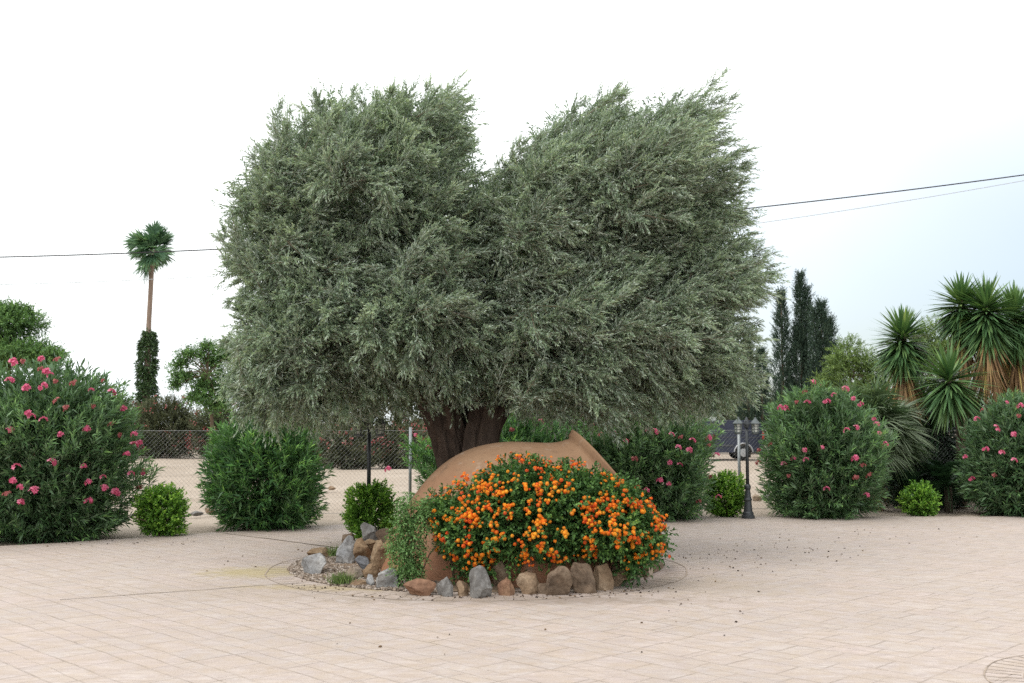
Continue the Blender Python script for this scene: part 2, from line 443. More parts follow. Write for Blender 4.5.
def sprigs(P, D, L, nleaf, ll, lw, spread=.8, bend=(0, 0, -.15), upn=.5, jit=.25, t0=.1, clump=None, tvar=.22, tip=.12):
    """curved shoots with nleaf leaves each -> leaf arrays"""
    n = len(P)
    L = np.broadcast_to(np.asarray(L, float), (n,))
    ll = np.broadcast_to(np.asarray(ll, float), (n,))
    bend = np.broadcast_to(np.asarray(bend, float), (n, 3))
    t = (t0 + (1 - t0) * (np.arange(nleaf) + .5) / nleaf)[None, :, None] + RNG.normal(0, .02, (n, nleaf, 1))
    B = P[:, None] + L[:, None, None] * (D[:, None] * t + bend[:, None] * t * t)
    T = norm(D[:, None] + 2 * bend[:, None] * t)
    s1 = norm(np.cross(D, rand_unit(n)))
    s2 = np.cross(D, s1)
    ang = (np.arange(nleaf) * 2.4)[None, :] + RNG.uniform(0, 6.28, (n, 1))
    S = s1[:, None] * np.cos(ang)[..., None] + s2[:, None] * np.sin(ang)[..., None]
    dirs = norm(T * (1 - .35 * spread + .5 * t * .6) + S * spread * (1.05 - .55 * t) + RNG.normal(0, jit, (n, nleaf, 3)))
    nn = norm(np.array([0, 0, upn]) + T * .5 - dirs * .2 + RNG.normal(0, .45, (n, nleaf, 3)))
    LL = (ll[:, None] * (1 - .35 * t[..., 0])) * RNG.uniform(.75, 1.2, (n, nleaf))
    base = .42 + (0 if clump is None else clump[:, None])
    tint = base + RNG.normal(0, tvar, (n, nleaf)) + tip * (t[..., 0] - .5) * 2
    return [x.reshape(-1, x.shape[-1]) for x in (B, dirs, nn)] + [LL.ravel(), (LL * lw).ravel(), np.clip(tint, .07, 1).ravel()]

def stems_of(P, D, L, bend, w):
    n = len(P); bend = np.broadcast_to(np.asarray(bend, float), (n, 3)); L = np.broadcast_to(np.asarray(L, float), (n,))
    tip = P + L[:, None] * (D + bend)
    d = tip - P; ln = np.linalg.norm(d, axis=1)
    return [P, norm(d), rand_unit(n), ln, np.full(n, w), np.zeros(n)]

def cat(*groups):
    return [np.concatenate(x) for x in zip(*groups)]

def leaf_quads(g, fold=.12, droop=.08):
    B, D, N, L, W, t = g
    S = norm(np.cross(D, N)); N2 = np.cross(S, D)
    mid = B + D * (L * .46)[:, None] + N2 * (L * .03)[:, None]
    e = S * (W * .5)[:, None] + 0
    tipv = B + D * L[:, None] - np.array([0, 0, 1.]) * (L * droop)[:, None]
    V = np.stack([B, mid + e + N2 * (W * fold)[:, None], tipv, mid - e + N2 * (W * fold)[:, None]], 1).reshape(-1, 3)
    return V, np.repeat(t, 4)

def leaf_mesh(name, g, mat, parent, cull=None):
    if cull is not None:
        k = cull(g[0]); g = [x[k] for x in g]
    V, t = leaf_quads(g)
    return quad_mesh(name, V, 4, mat, parent, t)

def blades(B, D, N, L, W, droop, nseg=4, tint=None, prof=(.7, 1, .8, .45, .04)):
    n = len(B); L = np.broadcast_to(np.asarray(L, float), (n,)); W = np.broadcast_to(np.asarray(W, float), (n,)); droop = np.broadcast_to(np.asarray(droop, float), (n,))
    S = norm(np.cross(D, N))
    rows = []
    for i in range(nseg + 1):
        t = i / nseg
        p = B + D * (L * t)[:, None] - np.array([0, 0, 1.]) * (droop * L * t * t)[:, None]
        w = (W * np.interp(t, np.linspace(0, 1, len(prof)), prof) * .5)[:, None] * S
        rows += [p + w, p - w]
    V = np.stack(rows, 1)                       # n, 2(nseg+1), 3
    k = 2 * (nseg + 1)
    q = np.array([[2 * i, 2 * i + 1, 2 * i + 3, 2 * i + 2] for i in range(nseg)])
    Q = (np.arange(n) * k)[:, None, None] + q[None]
    tint = np.full(n, .5) if tint is None else tint
    return V.reshape(-1, 3), Q.reshape(-1, 4), np.repeat(tint, k)

def join_blades(parts):
    Vs, Qs, Ts, o = [], [], [], 0
    for V, Q, T in parts:
        Vs.append(V); Qs.append(Q + o); Ts.append(T); o += len(V)
    return np.concatenate(Vs), np.concatenate(Qs), np.concatenate(Ts)

# small flower meshes, shared by their copies
def petals_mesh(name, n_fl, rad, pl, mat, seed):
    r = np.random.default_rng(seed)
    g = []
    for k in range(n_fl):
        d = r.normal(size=3); d[2] = abs(d[2]) * .8; d[1] = -abs(d[1]); d /= np.linalg.norm(d)
        c = d * rad * r.uniform(.5, 1)
        u = np.cross(d, [0.3, .2, 1]); u /= np.linalg.norm(u); w = np.cross(d, u)
        tt = r.uniform(.2, .9)
        a0 = r.uniform(0, 6)
        for j in range(5):
            a = a0 + j * 2 * math.pi / 5
            p = u * math.cos(a) + w * math.sin(a)
            g.append((c, norm(p + d * .35), d + .3 * np.cross(d, p), pl, pl * .85, tt + r.normal(0, .1)))
    g = [np.array([x[i] for x in g]) for i in range(6)]
    V, t = leaf_quads(g, .1, 0)
    me_o = quad_mesh(name, V, 4, mat, None, t)
    me = me_o.data; bpy.data.objects.remove(me_o)
    return me

FLOWER = [petals_mesh('flower_cluster', n, r_, .036, M['pink'], s) for n, r_, s in ((9, .06, 1), (7, .048, 2), (10, .066, 3), (5, .04, 4))]
WILT = [petals_mesh('wilted_flower_cluster', 6, .055, .03, M['wilted'], s) for s in (5, 6)]

def hit_ellipsoid(px, py, c, a):
    o = (np.array([0, 0, CAM_Z]) - c) / a
    d = ray(px, py); dd = d / a
    A = dd @ dd; B = o @ dd; Cc = o @ o - 1
    disc = B * B - A * Cc
    t = (-B - math.sqrt(disc)) / A if disc > 0 else -B / A
    return np.array([0, 0, CAM_Z]) + d * t

def child_copy(name, me, parent, pos, scale, rot):
    o = bpy.data.objects.new(name, me); C.objects.link(o); o.parent = parent
    o.location = [float(v) for v in np.array(pos) - world_offset(parent)]
    o.scale = (scale,) * 3; o.rotation_euler = rot
    return o

def shrub(name, cx, base, hw, top, label, catg, mat, group=None, Y=None, depth=None, ll=.165, lw=.165, L=.42, nleaf=20, dens=80,
          e=2.5, amp=.2, nsc=1.3, up=.6, spread=.75, flowers=None, wilted=None, shell=.42, seed=0, canes=26, cull=None, zc=.44, part='leaves', tvar=.2, bend=(0, 0, -.1), mat_stem='twig', lean=0, stray=.06, inner=None):
    """a rounded bush: cx, base, hw, top in the photo's pixels fix where it stands and how big it really is"""
    Yf = 1728.0 / (base - HORIZON) if Y is None else Y
    a_x = hw * Yf / F
    Y0 = Yf + (.6 * a_x if Y is None else 0)
    a_x = hw * Y0 / F
    x, ztop = xz(cx, top, Y0)
    h = ztop
    c = np.array([x, Y0, h * zc]); a = np.array([a_x, depth or a_x, h * (1 - zc)])
    t = thing(name, (x, Y0, 0), label, catg, group)
    area = 4 * math.pi * ((a[0] * a[1]) ** 1.6 / 3 + 2 * (a[0] * a[2]) ** 1.6 / 3) ** (1 / 1.6)
    n = int(area * dens); amp *= 1.25
    P, N, lump, u = sample_super(c, a * .95, n, e, shell, amp, nsc, seed, -.95)
    base_pt = np.array([x, Y0, 0])
    D = norm(N * .55 + norm(P - base_pt) * .45 + np.array([lean, 0, up]) + RNG.normal(0, .28, P.shape))
    Ls = L * RNG.uniform(.65, 1.25, len(P)) * np.where(RNG.random(len(P)) < stray, 1.5, 1)
    P0 = P - D * (Ls * .8)[:, None]
    P0[:, 2] = np.maximum(P0[:, 2], .03)
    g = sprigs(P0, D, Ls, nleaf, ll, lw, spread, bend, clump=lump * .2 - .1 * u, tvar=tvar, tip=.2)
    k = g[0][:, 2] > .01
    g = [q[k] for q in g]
    # inner leaves on the canes, larger and darker in tint
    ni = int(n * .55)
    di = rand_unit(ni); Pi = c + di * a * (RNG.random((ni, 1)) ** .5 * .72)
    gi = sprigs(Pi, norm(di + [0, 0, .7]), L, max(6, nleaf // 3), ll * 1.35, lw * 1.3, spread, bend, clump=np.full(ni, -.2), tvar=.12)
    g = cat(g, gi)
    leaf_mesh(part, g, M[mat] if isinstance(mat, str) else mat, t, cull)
    mb = MB()
    for k in range(canes):
        q = P[RNG.integers(len(P))]
        b0 = base_pt + np.array([RNG.normal(0, a_x * .16), RNG.normal(0, a_x * .16), -.05])
        m_ = b0 * .5 + q * .5 + np.array([0, 0, .12 * h]) - (q - b0) * [.12, .12, 0]
        mb.tube([b0, (b0 + m_) / 2 + [0, 0, .04], m_, q], [.016, .014, .011, .005], 5, False)
    mb.build('stems', M[mat_stem], t)
    for lst, meshes, nm in ((flowers, FLOWER, 'flower_cluster'), (wilted, WILT, 'wilted_flower_cluster')):
        for k, (fx, fy) in enumerate(lst or []):
            pos = hit_ellipsoid(fx, fy, c, a * 1.0)
            child_copy(nm, meshes[(k * 7 + seed) % len(meshes)], t, pos, RNG.uniform(.85, 1.2), (RNG.uniform(-.3, .3), RNG.uniform(-.3, .3), RNG.uniform(-.7, .7)))
    return t, c, a

# ---------------------------------------------------------------- camera, light, sky
cam = bpy.data.cameras.new('camera'); cam_o = bpy.data.objects.new('camera', cam); C.objects.link(cam_o)
cam.sensor_width = 36; cam.lens = F / W_ * 36; cam.clip_end = 4000; cam.clip_start = .05
cam_o.location = (0, 0, CAM_Z); cam_o.rotation_euler = (math.pi / 2 + PITCH, 0, 0)
cam.dof.use_dof = True; cam.dof.focus_distance = 11.8; cam.dof.aperture_fstop = 4.0
scene.camera = cam_o
scene.view_settings.view_transform = 'Standard'; scene.view_settings.look = 'None'
scene.view_settings.gamma = 1; scene.view_settings.use_curve_mapping = False
scene.view_settings.exposure = .62
scene.render.film_transparent = False
try:
    scene.cycles.max_bounces = 8; scene.cycles.diffuse_bounces = 4; scene.cycles.transmission_bounces = 4; scene.cycles.use_denoising = False
    scene.cycles.caustics_reflective = False; scene.cycles.caustics_refractive = False
except Exception: pass

SUN_EL, SUN_AZ = math.radians(56), math.radians(-128)       # azimuth from +Y (view direction) towards +X
sd = Vector((math.sin(SUN_AZ) * math.cos(SUN_EL), math.cos(SUN_AZ) * math.cos(SUN_EL), math.sin(SUN_EL)))
sun = bpy.data.lights.new('sun', 'SUN'); sun.energy = .95; sun.angle = math.radians(38); sun.color = (1, .96, .9)
sun_o = bpy.data.objects.new('sun', sun); C.objects.link(sun_o); sun_o.location = (-20, -20, 30)
sun_o.rotation_euler = (-sd).to_track_quat('-Z', 'Y').to_euler()

wd = bpy.data.worlds.new('World'); scene.world = wd; wd.use_nodes = True
nt = wd.node_tree; nt.nodes.clear()
def wn(k): return nt.nodes.new(k)
out = wn('ShaderNodeOutputWorld'); bg = wn('ShaderNodeBackground'); bg.inputs[1].default_value = .1
sky = wn('ShaderNodeTexSky'); sky.sky_type = 'NISHITA'; sky.sun_disc = False
sky.sun_elevation = SUN_EL; sky.sun_rotation = SUN_AZ; sky.air_density = 1.0; sky.dust_density = 2.0
tc = wn('ShaderNodeTexCoord'); sep = wn('ShaderNodeSeparateXYZ'); nt.links.new(tc.outputs['Generated'], sep.inputs[0])
cn = wn('ShaderNodeTexNoise'); cn.inputs['Scale'].default_value = 1.6; cn.inputs['Detail'].default_value = 4; cn.inputs['Roughness'].default_value = .45
nt.links.new(tc.outputs['Generated'], cn.inputs['Vector'])
# cloud cover: closed overhead and on the left, thinner low on the right
dotp = wn('ShaderNodeVectorMath'); dotp.operation = 'DOT_PRODUCT'; dotp.inputs[1].default_value = (.9, .35, -1.5)
nt.links.new(tc.outputs['Generated'], dotp.inputs[0])
mm = wn('ShaderNodeMath'); mm.operation = 'MULTIPLY_ADD'; mm.inputs[1].default_value = .35
nt.links.new(cn.outputs['Fac'], mm.inputs[0]); nt.links.new(dotp.outputs['Value'], mm.inputs[2])
rp = wn('ShaderNodeValToRGB'); e = rp.color_ramp.elements
e[0].position = .22; e[0].color = (.99,) * 3 + (1,); e[1].position = .74; e[1].color = (.2,) * 3 + (1,)
nt.links.new(mm.outputs[0], rp.inputs[0])
zr = wn('ShaderNodeValToRGB'); e = zr.color_ramp.elements
e[0].position = 0; e[0].color = (.9, .95, .97, 1); e[1].position = .9; e[1].color = (1.3, 1.32, 1.34, 1)
e.new(.1); e[1].color = (.98, 1.0, 1.0, 1)
nt.links.new(sep.outputs[2], zr.inputs[0])
sc10 = wn('ShaderNodeMix'); sc10.data_type = 'RGBA'; sc10.blend_type = 'MULTIPLY'; sc10.inputs[0].default_value = 1
nt.links.new(zr.outputs[0], sc10.inputs[6]); sc10.inputs[7].default_value = (9.6, 9.7, 9.75, 1)
mx = wn('ShaderNodeMix'); mx.data_type = 'RGBA'
nt.links.new(rp.outputs[0], mx.inputs[0]); nt.links.new(sky.outputs[0], mx.inputs[6]); nt.links.new(sc10.outputs[2], mx.inputs[7])
nt.links.new(mx.outputs[2], bg.inputs[0]); nt.links.new(bg.outputs[0], out.inputs[0])

# ---------------------------------------------------------------- ground and paving
def build_ground():
    xs = np.concatenate([np.linspace(-1500, -80, 12), np.linspace(-70, 70, 71), np.linspace(80, 1500, 12)])
    ys = np.concatenate([np.linspace(-40, 16, 12), np.linspace(17, 62, 181), np.linspace(66, 110, 12), np.linspace(150, 3000, 12)])
    X, Y = np.meshgrid(xs, ys)
    P = np.stack([X.ravel(), Y.ravel(), np.zeros(X.size)], 1)
    y = P[:, 1] + .03 * P[:, 0] + .5 * vnoise(P, .12, 3)
    z = np.full(len(P), -.035) + .02 * fbm(P, .8, 9) * (np.abs(y - 40) < 25)
    for yc, h, w in ((22.5, .07, .35), (27.6, .1, .35), (31.5, .1, .4), (38.0, .14, .5), (46.5, .16, .6)):
        z += h * np.exp(-((y - yc) / w) ** 2) * (.7 + .5 * vnoise(P, .35, 5))
    P[:, 2] = z
    nx, ny = len(xs), len(ys)
    i, j = np.meshgrid(np.arange(nx - 1), np.arange(ny - 1))
    b = (j * nx + i).ravel()
    q = np.stack([b, b + 1, b + nx + 1, b + nx], 1)
    props(quad_mesh('ground', P, 4, M['sand'], None, None, q, True), kind='structure')
build_ground()

def build_paving():
    edge_px = [(-420, 575), (-160, 552), (0, 546), (60, 543), (130, 538), (185, 534), (240, 531), (330, 525), (420, 517), (520, 514), (640, 517), (700, 517), (760, 516.5), (830, 518), (900, 516), (960, 516.5), (1024, 516), (1160, 517), (1400, 520)]
    pts = [on_ground(a, b)[:2] for a, b in edge_px]
    fine = []
    for a, b in zip(pts[:-1], pts[1:]):
        for k in range(14):
            p = a + (b - a) * k / 14
            q = np.array([[p[0], p[1], 0]])
            fine.append((p[0], p[1] + .12 * vnoise(q, 1.7, 2)[0] + .05 * vnoise(q, 6, 4)[0]))
    ol = [(-30, -12), (30, -12)] + [tuple(p) for p in fine[::-1]]
    ol[1] = (max(30, fine[-1][0]), -12); ol[0] = (min(-30, fine[0][0]), -12)
    n = len(ol)
    mb = MB(); mb.add([(x, y, 0) for x, y in ol] + [(x, y, -.12) for x, y in ol],
                      [tuple(range(n))] + [(i, i + n, (i + 1) % n + n, (i + 1) % n)[::-1] for i in range(n)])
    props(mb.build('paving', M['paving']), kind='structure')
build_paving()

def flat_strip(mb, pts, w, z, seed=0, wv=.5):
    pts = np.array(pts, float); T = norm(np.gradient(pts, axis=0)); S = np.stack([-T[:, 1], T[:, 0]], 1)
    P3 = np.c_[pts, np.zeros(len(pts))]
    ww = w * (1 + wv * vnoise(P3, 5, seed)); sh = .012 * vnoise(P3, 3, seed + 3)
    L_, R_ = pts + S * (ww / 2 + sh)[:, None], pts - S * (ww / 2 - sh)[:, None]
    V = [(a[0], a[1], z) for a in L_] + [(b[0], b[1], z) for b in R_]; n = len(pts)
    mb.add(V, [(i, i + n, i + n + 1, i + 1) for i in range(n - 1)])

def line_px(a, b, n=40):
    A, B = on_ground(*a)[:2], on_ground(*b)[:2]
    return [A + (B - A) * k / (n - 1) for k in range(n)]

mb = MB(); flat_strip(mb, line_px((60, 600), (299, 583)), .012, .004, 1); flat_strip(mb, line_px((262, 538), (338, 548)), .035, .004, 2, .3)
flat_strip(mb, line_px((205, 531), (262, 538)), .015, .004, 5, .3)
props(mb.build('paving_joint', M['joint']), kind='structure')
def ring(c, radii, nrad, r0, r1, a0=0, a1=2 * math.pi, mat='joint_pale', w=.012):
    mb = MB()
    for k, r in enumerate(radii):
        flat_strip(mb, [(c[0] + r * math.cos(a), c[1] + r * math.sin(a)) for a in np.linspace(a0, a1, 120)], w, .004 + .0005 * k, k)
    for k in range(nrad):
        a = a0 + (a1 - a0) * k / nrad
        flat_strip(mb, [(c[0] + r * math.cos(a), c[1] + r * math.sin(a)) for r in np.linspace(r0 + .01, r1 - .01, 6)], w * .75, .0035, k + 20)
    props(mb.build('paving_ring', M[mat]), kind='structure')
rc = on_ground(478, 567.5)
ring(rc, [2.33], 84, 2.08, 2.33)
ring((4.03, 6.72), [1.06, .83], 60, .83, 1.06, mat='joint_pale', w=.011)

# ---------------------------------------------------------------- planted bed under the tree
def bed_h(x, y):
    r = np.hypot(x - BED_C[0], y - BED_C[1]) / BED_R
    return .34 * np.clip(1 - r ** 2, 0, 1) * np.clip(.5 + .6 * (np.asarray(y) - BED_C[1]) / BED_R, .12, 1)
def build_bed():
    V, q = [], []
    nr, na = 22, 96
    for i in range(nr + 1):
        r = BED_R * i / nr
        for k in range(na):
            a = 2 * math.pi * k / na
            rr = r * (1 + .02 * math.sin(5 * a + 1) * i / nr)
            x, y = BED_C[0] + rr * math.cos(a), BED_C[1] + rr * math.sin(a)
            V.append((x, y, .006 + bed_h(x, y)))
    V = np.array(V); V[:, 2] += .02 * fbm(V, 4, 8) * (np.hypot(V[:, 0] - BED_C[0], V[:, 1] - BED_C[1]) < BED_R * .97)
    for i in range(nr):
        for k in range(na):
            k2 = (k + 1) % na
            q.append((i * na + k, (i + 1) * na + k, (i + 1) * na + k2, i * na + k2))
    props(quad_mesh('flower_bed_soil', V, 4, M['soil'], None, None, np.array(q), True), kind='structure')
build_bed()

def pebbles(name, P, size, mat, label=None, flat=.6):
    n = len(P)
    s = size * RNG.uniform(.5, 1.4, (n, 1)) * np.array([[1, 1, flat]]) * RNG.uniform(.7, 1.3, (n, 3))
    a = RNG.uniform(0, 6.28, n); ca, sa = np.cos(a), np.sin(a)
    corners = np.array([[x, y, z] for z in (-1, 1) for x, y in ((-1, -1), (1, -1), (1, 1), (-1, 1))], float)
    corners[4:, :2] *= .6
    cs = corners[None] * s[:, None] * RNG.uniform(.75, 1.2, (n, 8, 3))
    x = cs[..., 0] * ca[:, None] - cs[..., 1] * sa[:, None]; y = cs[..., 0] * sa[:, None] + cs[..., 1] * ca[:, None]
    V = np.stack([x, y, cs[..., 2]], -1) + P[:, None]
    q = np.array([[3, 2, 1, 0], [4, 5, 6, 7], [0, 1, 5, 4], [1, 2, 6, 5], [2, 3, 7, 6], [3, 0, 4, 7]])
    Q = (np.arange(n) * 8)[:, None, None] + q[None]
    o = quad_mesh(name, V.reshape(-1, 3), 4, mat, None, np.repeat(RNG.random(n), 8), Q.reshape(-1, 4))
    return props(o, label, name.replace('_', ' '), kind='stuff')

n = 9500
a = RNG.uniform(math.radians(130), math.radians(262), n); r = BED_R * np.sqrt(RNG.uniform(.2, 1.04, n))
gx, gy = BED_C[0] + r * np.cos(a), BED_C[1] + r * np.sin(a)
pebbles('gravel', np.stack([gx, gy, bed_h(gx, gy) + .01], 1), .0125, M['pebble'], 'pale brown gravel spread over the open side of the bed')
# dry litter and fallen olives on the paving
pl = []
for (px, py, sx, sy, k) in ((790, 552, 80, 10, 80), (720, 560, 60, 12, 60), (600, 592, 60, 4, 70), (300, 560, 120, 18, 45), (700, 590, 60, 20, 30), (100, 543, 90, 4, 60), (480, 597, 130, 3, 110), (320, 587, 30, 4, 45), (512, 620, 330, 30, 22), (850, 535, 120, 10, 60)):
    for _ in range(int(k * .7)):
        qx, qy = px + RNG.normal(0, sx * .6), py + RNG.normal(0, sy * .6)
        if qy > 519: pl.append(on_ground(qx, qy) + [0, 0, .008])
pebbles('fallen_litter', np.array(pl), .0072, M['debris'], 'small dark fallen olives and dry leaf bits on the paving', .45)

# ---------------------------------------------------------------- rocks edging the bed
def rock(label, px, py, w, h, mat, Y=None, shape='block', name='rock', group='rocks edging the flower bed', catg='rock', seed=None, tilt=0):
    seed = seed if seed is not None else int(px * 31 + py)
    r = np.random.default_rng(seed)
    bottom = py + h / 2
    if Y is None: Y = 1728.0 / (bottom - HORIZON) + .05
    p = at(px, py, Y); sx, sz = w * Y / F / 2, h * Y / F / 2
    import bmesh
    bm = bmesh.new(); bmesh.ops.create_icosphere(bm, subdivisions=4, radius=1)
    V = np.array([v.co[:] for v in bm.verts])
    # chisel by random planes
    for k in range(16):
        d = r.normal(size=3); d /= np.linalg.norm(d); lim = r.uniform(.45, .8)
        s = V @ d; V = V - np.outer(np.clip(s - lim, 0, None), d)
    if shape == 'wedge':
        f = np.clip((V[:, 2] + 1) / 2, 0, 1)
        V[:, 0] *= 1.1 - .62 * f; V[:, 1] *= 1 - .5 * f; V[:, 0] += tilt * (f - .5)
    elif shape == 'round':
        V = V * .75 + norm(V) * .2
    elif shape == 'slab':
        V[:, 0] += .35 * V[:, 2]
    V *= 1 / np.abs(V).max(0)
    V[:, :] += .075 * fbm(V + seed % 97, 2.2, seed, 4)[:, None] * norm(V)
    V = V * [sx * 1.06, max(sx, sz) * r.uniform(.75, .95), sz * 1.06]
    V[:, 2] -= .15 * sz * (V[:, 2] < -.5 * sz)
    deep = max(1.0, (p[2] - float(bed_h(p[0], p[1])) + .03) / sz) if group.startswith('rocks') else 1.0
    V[:, 2] = np.where(V[:, 2] < 0, V[:, 2] * deep, V[:, 2])
    for v, c in zip(bm.verts, V): v.co = c
    me = bpy.data.meshes.new(name); bm.to_mesh(me); bm.free()
    ang = r.uniform(-.25, .25)
    o = link(name, me, M[mat]); o.location = p; o.rotation_euler = (r.uniform(-.08, .08), 0 if shape == 'wedge' else r.uniform(-.12, .12), ang)
    return props(o, label, catg, group)

for args in (
    ('pale grey slab rock at the outer tip of the gravel patch', 315, 562, 26, 19, 'rock_white', 11.7, 'slab'),
    ('flat rusty tan rock just behind the pale slab at the gravel tip', 318, 553, 24, 11, 'rock_ochre', 12.8, 'round'),
    ('large blue-grey boulder leaning at the top of the gravel slope', 346, 548, 26, 25, 'rock_white', 12.2, 'slab'),
    ('orange-brown rock pressed against the large blue-grey boulder', 362, 550, 17, 22, 'rock_ochre', 12.15, 'block'),
    ('grey pyramid rock just below the leafy bush at the lamp foot', 370, 532, 20, 17, 'rock_grey', 12.9, 'block'),
    ('small brown rock half hidden at the foot of the lamp bush', 349, 540, 14, 14, 'rock_brown', 13.0, 'block'),
    ('dark brown rock directly beside the grey pyramid rock', 384, 534, 16, 15, 'rock_brown', 12.8, 'block'),
    ('flat tan rock lying under the grey pyramid rock', 368, 544, 20, 10, 'rock_ochre', 12.5, 'block'),
    ('angular ochre rock with a ridge, leaning against the jar flank', 381, 552, 22, 22, 'rock_ochre', 11.75, 'block'),
    ('dark slate blue rock in the hollow beside the round tan boulder', 364, 564, 16, 15, 'rock_slate', 11.75, 'block'),
    ('round tan boulder below the dark slate blue rock', 373, 572, 20, 17, 'rock_ochre', 11.35, 'round'),
    ('half grey half tan rock beside the green grass tuft', 354, 575, 20, 18, 'rock_two', 11.3, 'block'),
    ('low flat yellow rock along the front edge of the gravel', 357, 584, 22, 8, 'rock_ochre', 10.95, 'round'),
    ('small upright white rock next to the big white boulder', 371, 582, 10, 14, 'rock_white', 10.9, 'wedge'),
    ('big white boulder at the foot of the trailing green plant', 389, 579, 27, 21, 'rock_white', 10.8, 'slab'),
    ('long low reddish-brown rock lying below the bare jar wall', 419, 586, 32, 13, 'rock_red', None, 'round'),
    ('pale grey-green pointed rock in front of the bare jar wall', 445, 585, 18, 17, 'rock_grey', None, 'wedge'),
    ('small tan stone between the pointed pale rock and the tall grey rock', 461, 587, 14, 12, 'rock_tan', None, 'block'),
    ('tall grey rock with a broad base under the orange flowers', 480, 580, 24, 29, 'rock_grey', None, 'wedge'),
    ('dark brown rough rock in shade behind the small cone rock', 501, 572, 20, 24, 'rock_brown', 10.75, 'block'),
    ('small reddish cone shaped rock beside the tall grey rock', 505, 585, 17, 15, 'rock_red', None, 'wedge'),
    ('squarish tan block between the small cone rock and a dark gap', 527, 580, 22, 22, 'rock_tan', None, 'block'),
    ('low brown stone lying in the dark gap of the rock edging', 543, 587, 13, 8, 'rock_brown', None, 'round'),
    ('tall broad wedge rock, first of the pointed ones after the dark gap', 560, 576, 27, 33, 'rock_brown', None, 'wedge'),
    ('second tall wedge rock, greenish brown and leaning', 582, 575, 26, 30, 'rock_brown', 10.55, 'wedge'),
    ('pinkish slab wedged above the two tall wedge rocks', 580, 556, 20, 14, 'rock_red', 10.9, 'slab'),
    ('third wedge rock, smaller and tan, under hanging flowers', 602, 574, 23, 23, 'rock_tan', 10.7, 'wedge'),
    ('tan rock with a slanting ridge beside the smaller third wedge rock', 619, 571, 21, 20, 'rock_tan', 10.95, 'slab'),
    ('light cream rock perched above the slanting tan rock', 614, 562, 20, 16, 'rock_cream', 11.35, 'block'),
    ('cream rock under the overhanging flower stems at the bed end', 634, 571, 16, 15, 'rock_cream', 11.4, 'block'),
    ('small whitish stone at the very end of the rock edging', 649, 569, 12, 13, 'rock_cream', 11.6, 'wedge'),
):
    rock(*args)
for (px, py, w, h, m_, lb) in ((197, 513, 12, 5, 'rock_grey', 'low blue-grey stone lying on sand near the fence'), (210, 511, 10, 6, 'rock_tan', 'brown stone beside the low blue-grey one near the fence'),
                           (181, 515, 9, 4, 'rock_tan', 'small flat tan stone on sand beside the square clipped bush'), (757, 498, 9, 8, 'rock_cream', 'pale stone just beyond the twin lantern lamp post'),
                           (767, 497, 12, 7, 'rock_grey', 'grey stone by the pale one beyond the lamp post'), (332, 488, 8, 4, 'rock_tan', 'small tan stone on the sand before the far fence line')):
    rock(lb, px, py, w, h, m_, None, 'round', group='loose stones on the sand')

# ---------------------------------------------------------------- big terracotta jar lying in the bed
JY = 12.25; JS = JY / F
JC = at(520, 570, JY); JAX = norm(np.array([.78, .06, .62]))
jprof = [(-150, 40), (-138, 66), (-120, 86), (-90, 104), (-60, 114), (-30, 125), (0, 130), (30, 127), (60, 113.5), (80, 98), (97, 82), (108, 73), (116, 69.5), (121, 69)]
JAR_T = np.array([p[0] for p in jprof]) * JS; JAR_R = np.array([p[1] for p in jprof]) * JS
def outside_jar(P):
    d = P - JC; t = d @ JAX; r = np.linalg.norm(d - np.outer(t, JAX), axis=1)
    return (r > np.interp(t, JAR_T, JAR_R, 0, 0) + .015) | (t > JAR_T[-1] + .1)
jar = thing('terracotta_jar', (JC[0], JC[1], 0), 'huge weathered terracotta jar tipped on its side in the rock bed', 'jar')
tt = np.linspace(JAR_T[0], JAR_T[-1], 60)
def smooth_prof(t):
    r = np.interp(t, JAR_T, JAR_R)
    k = np.ones(7) / 7
    rp = np.convolve(np.pad(r, 3, mode='edge'), k, 'valid'); rp[0], rp[-1] = r[0], r[-1]; return rp
mb = MB(); outer = list(zip(tt, smooth_prof(tt)))
inner = [(t, max(.01, r - .05)) for t, r in outer[::-1]]
mb.lathe(JC, outer + inner[:-8], 72, JAX)
mb.build('body', M['terracotta'], jar, True)
mb = MB(); t0 = 119 * JS; r0 = 69 * JS
mb.lathe(JC, [(t0 - .07, r0 - .03), (t0 - .05, r0 + .004), (t0 - .01, r0 + .012), (t0 + .015, r0 + .025), (t0 + .03, r0 + .05), (t0 + .065, r0 + .06), (t0 + .088, r0 + .075), (t0 + .085, r0 + .05), (t0 + .05, r0 - .01), (t0 + .0, r0 - .05)], 72, JAX, True)
mb.build('rim', M['terracotta'], jar, True)

